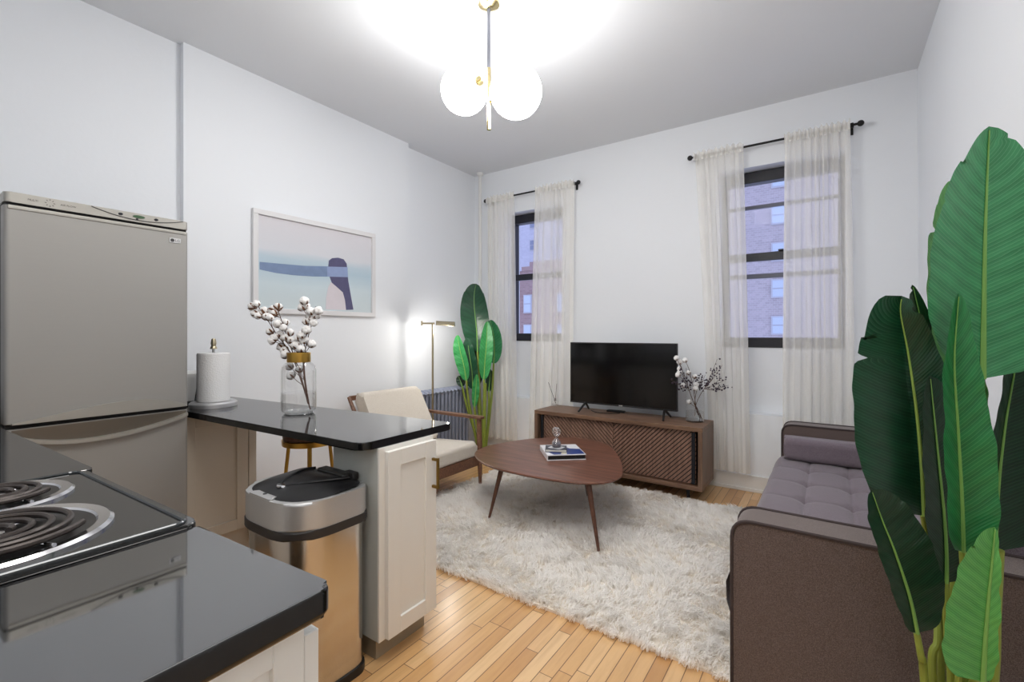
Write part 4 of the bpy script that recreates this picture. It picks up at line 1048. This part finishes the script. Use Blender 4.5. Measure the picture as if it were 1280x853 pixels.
# ------------------------------------------------------------------ leafy plants
def leaf(parent, mid_pts, wl, wr, m, fl_=20, fr_=20, p=0.55, skew=0.85, notches=(), rib=0.004, stem=None, stem_m='stem_green', stem_r=0.007, tipcut=0.0, wave=0.004, ribm='leaf_rib'):
    """mid_pts base -> tip as (px, py, depth); wl, wr half widths in photograph pixels"""
    pts = [at(*q) for q in mid_pts]; sp = spline(pts, 16); n = 64
    L = [0.0]
    for a, b in zip(sp, sp[1:]): L.append(L[-1] + (b-a).length)
    T = L[-1]; ctr = []
    for i in range(n+1):
        s = i/n*T; k = max(j for j in range(len(L)) if L[j] <= s + 1e-9); k = min(k, len(sp)-2)
        f = (s-L[k])/max(1e-9, L[k+1]-L[k]); ctr.append(sp[k].lerp(sp[k+1], f))
    bm = BM(); uvl = bm.loops.layers.uv.new('UVMap'); M_ = 9; rows = []
    for i in range(n+1):
        s = i/n; c = ctr[i]; t_ = c.dot(FW); pr = (max(0.0, 4*(s**skew)*(1-s**skew)))**p
        tan = (ctr[min(i+1, n)] - ctr[max(i-1, 0)]).normalized()
        row = []
        for j in range(-M_, M_+1):
            u = j/M_; side = -1 if j < 0 else 1; w = (wl if j < 0 else wr)*t_/FPX*pr
            for (sd, s0, dep, wdt) in notches:
                if sd == side: w *= 1 - dep*math.exp(-((s-s0)/wdt)**2)
            th = math.radians(fl_ if j < 0 else fr_)
            perp = FW.cross(tan).normalized(); 
            if perp.dot(RT) < 0: perp = -perp
            off = perp*(side*abs(u)*w) + FW*(-1)*(abs(u)*w*math.tan(th)) - tan*(0.0)
            off += tan*(abs(u)**1.6*w*0.18)*(1 if s < 0.85 else 0.3)
            off += FW*(wave*0.6*(math.sin(s*23+side*1.3+wl)+0.5*math.sin(s*51+side*2.1))*abs(u)*min(1, pr*1.3))
            v = bm.verts.new(c + off); row.append((v, (u*0.5+0.5, s)))
        rows.append(row)
    for a, b in zip(rows, rows[1:]):
        for j in range(2*M_):
            f = bm.faces.new((a[j][0], a[j+1][0], b[j+1][0], b[j][0]))
            for lp_, uv in zip(f.loops, (a[j][1], a[j+1][1], b[j+1][1], b[j][1])): lp_[uvl].uv = uv
    lf = obj('leaf', bm, m, parent, sharp=180, recalc=False)
    rb = tube(BM(), [c - FW*0.002 for c in ctr[:-1]], [rib*(1.15-0.95*i/n) for i in range(n)], 6)
    obj('midrib', rb, ribm, lf)
    if stem:
        q = [ctr[0]] + [at(*z) if len(z) == 3 and z[2] < 90 else Vector(z[:3]) for z in stem]
        sp2 = spline(q, 6); obj('stalk', tube(BM(), sp2, [stem_r*(1+0.5*i/len(sp2)) for i in range(len(sp2))], 8), stem_m, lf)
    return lf

b0 = at(1196, 853, 1.10); gx, gy = b0.x, b0.y
bp_ = thing('leafy_plant', 'large banana-leaf plant in the right foreground beside the sofa arm', 'plant', (gx, gy, 0))
obj('pot', lathe(BM(), [(0.10,0.0),(0.125,0.02),(0.14,0.22),(0.145,0.24),(0.132,0.24),(0.125,0.21),(0,0.21)], (gx,gy,0), 36, True, False), 'pot', bp_)
obj('soil', lathe(BM(), [(0.126,0.212),(0.05,0.222),(0,0.225)], (gx,gy,0), 30, False, False), 'soil', bp_)
def foot(dx, dy): return (gx+dx, gy+dy, 0.215, 99)
def stk(a, b, t_, dx, dy): return [(a, b, t_), (a + (1196-a)*0.15, 853, t_*0.98+0.02), ]
def fin(pts, dx, dy):
    return [tuple(p) for p in pts] + [('W', gx+dx, gy+dy)]
def L(mid, wl, wr, m, st, dx, dy, **k):
    pts = [at(*q) for q in st] + [Vector((gx+dx, gy+dy, 0.50)), Vector((gx+dx*0.7, gy+dy*0.7, 0.212))]
    lf = leaf(bp_, mid, wl, wr, m, **k)
    q = [at(*mid[0])] + pts; sp2 = spline(q, 6)
    obj('stalk', tube(BM(), sp2, [0.0065*(1+0.45*i/len(sp2)) for i in range(len(sp2))], 10), k.get('stem_m', 'stem_green'), lf)
# behind first
L([(1206,572,1.30),(1206,520,1.30),(1198,450,1.29),(1184,400,1.28)], 38, 26, 'leaf_bright', [(1204,640,1.26)], 0.03, 0.05, fl_=10, fr_=10, p=0.45)
L([(1182,570,1.30),(1170,480,1.29),(1154,415,1.28),(1140,356,1.27)], 22, 14, 'leaf_deep', [(1184,640,1.24)], -0.02, 0.05, fl_=15, fr_=15, notches=((-1,0.97,0.7,0.01),))
L([(1190,470,1.24),(1186,400,1.24),(1184,310,1.23),(1190,225,1.22)], 38, 30, 'leaf_bright', [(1196,600,1.2)], 0.0, 0.06, fl_=20, fr_=10, notches=((-1,0.72,0.35,0.012),))
L([(1182,729,1.125),(1182,690,1.125),(1179,640,1.125),(1171,560,1.125),(1162,470,1.125)], 27, 44, 'leaf_deep', [(1184,790,1.12)], -0.01, 0.0, fl_=12, fr_=12, p=0.5, skew=0.5)
L([(1243,690,1.20),(1247,610,1.20),(1256,530,1.20),(1268,460,1.19),(1280,380,1.18)], 24, 60, 'leaf_deep', [(1243,745,1.17)], 0.05, 0.03, fl_=25, fr_=12, p=0.40, skew=0.7)
# big upright leaf
L([(1227,474,1.10),(1228,400,1.10),(1230,300,1.09),(1233,220,1.08),(1236,158,1.06)], 92, 76, 'leaf_mid', [(1227,560,1.10),(1227,650,1.11)], 0.03, 0.0, fl_=16, fr_=22, rib=0.006, p=0.66, skew=0.60,
  stem_m='stem_dark', notches=((-1,1.0,0.6,0.012),(1,0.94,0.2,0.006),(-1,0.66,0.05,0.008),(1,0.5,0.12,0.01)))
# left dark leaf
L([(1154,645,1.17),(1151,585,1.17),(1144,510,1.17),(1134,440,1.17),(1125,392,1.16),(1127,370,1.155)], 102, 26, 'leaf_dark', [(1168,735,1.19),(1172,800,1.15)], -0.04, 0.03, fl_=18, fr_=42, rib=0.005, p=0.42, skew=0.70,
  notches=((-1,0.72,0.22,0.014),(1,0.93,0.4,0.02),(1,0.45,0.25,0.02)), ribm='rib_bright')
# lower left dark leaf
L([(1146,792,1.10),(1136,745,1.10),(1118,690,1.10),(1102,650,1.10),(1089,613,1.09)], 22, 38, 'leaf_deep', [(1152,825,1.10)], -0.06, 0.0, fl_=12, fr_=20, rib=0.004, p=0.42)
# central folded leaf
L([(1203,690,1.05),(1201,620,1.05),(1196,530,1.05),(1192,450,1.05),(1198,366,1.04)], 38, 22, 'leaf_fold', [(1206,760,1.06)], 0.0, -0.02, fl_=30, fr_=50, rib=0.004, p=0.62, skew=0.52)
# low bright leaf, tip up and drooping
L([(1227,852,0.99),(1230,800,0.99),(1235,740,0.99),(1240,690,0.99),(1243,659,0.99)], 62, 9, 'leaf_bright', [(1228,858,1.0)], 0.02, -0.03, fl_=10, fr_=45, rib=0.005, p=0.52, skew=0.52)
for dx, dy, pa, ra in ((0.05,-0.02,[(1250,688,1.04),(1246,770,1.05),(1243,853,1.06)],0.008), (-0.02,0.0,[(1205,690,1.12),(1204,770,1.1),(1202,853,1.09)],0.006), (0.01,0.02,[(1212,700,1.15),(1212,780,1.12),(1211,853,1.1)],0.0055)):
    sp2 = spline([at(*q) for q in pa] + [Vector((gx+dx*0.7, gy+dy*0.7, 0.212))], 6)
    obj('cane', tube(BM(), sp2, ra, 10), 'stem_green', bp_)

s0 = Vector((-3.03, 3.86, 0)); ST = s0.dot(FW)
sp3 = thing('leafy_plant', 'smaller banana-leaf plant in the far left corner beside the radiator', 'plant', s0)
obj('pot', lathe(BM(), [(0.075,0.0),(0.09,0.01),(0.10,0.10),(0.092,0.10),(0.088,0.085),(0,0.085)], s0, 30, True, False), 'pot', sp3)
obj('soil', lathe(BM(), [(0.089,0.086),(0,0.09)], s0, 24, False, False), 'soil', sp3)
def SL(mid, wl, wr, m, dx=0, dt=0.0, fl_=15, fr_=15, **k):
    md = [(a, b, ST+dt) for a, b in mid]; lf = leaf(sp3, md, wl, wr, m, fl_, fr_, rib=0.006, wave=0.006, **k)
    b = at(*md[0]); e = Vector((s0.x+dx, s0.y+dt*0.3, 0.088)); q = [b, b.lerp(e, 0.35)+Vector((dx*0.5,0,0)), e]
    sp2 = spline(q, 6); obj('stalk', tube(BM(), sp2, [0.010*(1+0.6*i/len(sp2)) for i in range(len(sp2))], 8), 'stem_green', lf)
SL([(597,440),(596,415),(593,385),(593,366),(595.5,355)], 18, 17, 'leaf_dark', 0.0, 0.02, p=0.5)
SL([(617,455),(618,440),(617,420),(613,400)], 8, 10, 'leaf_mid', 0.03, 0.05)
SL([(596,484),(597,460),(596,440),(594,425)], 6, 8, 'leaf_deep', -0.01, 0.08)
SL([(611,490),(612,478),(613,462)], 5, 5, 'leaf_deep', 0.03, 0.05)
SL([(578,484),(576,478),(573,470)], 5, 6, 'leaf_deep', -0.03, 0.02)
SL([(591,487),(590,465),(587,445),(584,423)], 11, 8, 'leaf_dark', -0.02, 0.0)
SL([(583,476),(580,458),(575,438),(572,419)], 9, 7, 'leaf_light', -0.04, -0.04, fr_=35)
SL([(605,475),(606,455),(608,430),(609,402)], 8, 9, 'leaf_light', 0.02, -0.06, fr_=25)
SL([(593,509),(594,498),(595,484),(596,468)], 4.5, 4.5, 'leaf_light', -0.01, -0.05)
for dx in (0.035, 0.05, -0.015):
    obj('cane', tube(BM(), [(s0.x+dx*0.8, s0.y-0.02, 0.088), (s0.x+dx*1.4, s0.y-0.03, 0.80)], [0.016, 0.010], 8), 'stem_green', sp3)

# ------------------------------------------------------------------ light, sky, camera
w = bpy.data.worlds.new('sky'); S.world = w; w.use_nodes = True
bg = w.node_tree.nodes['Background']; bg.inputs[0].default_value = (0.66, 0.72, 1.0, 1); bg.inputs[1].default_value = 1.15
def light(name, typ, loc, energy, col, size=0.3, rot=(0,0,0), spot=None):
    d = bpy.data.lights.new(name, typ); d.energy = energy; d.color = col
    if typ == 'AREA': d.shape = 'DISK'; d.size = size
    else: d.shadow_soft_size = size
    if typ == 'SPOT': d.spot_size = spot; d.spot_blend = 0.35
    o = bpy.data.objects.new(name, d); COL.objects.link(o); o.location = loc; o.rotation_euler = rot; return o
light('reading_lamp_bulb', 'POINT', lp + UP*1.382 + rt*0.165, 9, (1, 0.95, 0.88), 0.03)
light('kitchen_fill_light', 'AREA', (-0.75, 0.7, HC-0.02), 26, (1, 0.97, 0.93), 1.1)  # added overhead fill with no known fixture, brightens cabinet door and fridge
light('hall_fill_light', 'AREA', (0.0, -1.3, HC-0.02), 20, (1, 0.97, 0.94), 0.5)  # added unseen fill behind the camera, no known fixture

cd = bpy.data.cameras.new('camera'); co = bpy.data.objects.new('camera', cd); COL.objects.link(co)
co.location = (0, 0, CAMH); co.rotation_euler = (PI/2, 0, YAW)
cd.sensor_width = 36.0; cd.lens = FPX/1280*36.0; cd.shift_y = (HY-426.5)/1280.0; cd.clip_start = 0.05; cd.clip_end = 200
S.camera = co
S.view_settings.view_transform = 'Standard'; S.view_settings.look = 'None'; S.view_settings.exposure = 0.30
S.cycles.max_bounces = 10; S.cycles.diffuse_bounces = 6; S.cycles.use_adaptive_sampling = True; S.cycles.adaptive_threshold = 0.04; S.cycles.transparent_max_bounces = 24; S.cycles.caustics_reflective = False; S.cycles.caustics_refractive = False
try: S.cycles.use_denoising = True; S.cycles.denoiser = 'OPENIMAGEDENOISE'
except Exception: pass
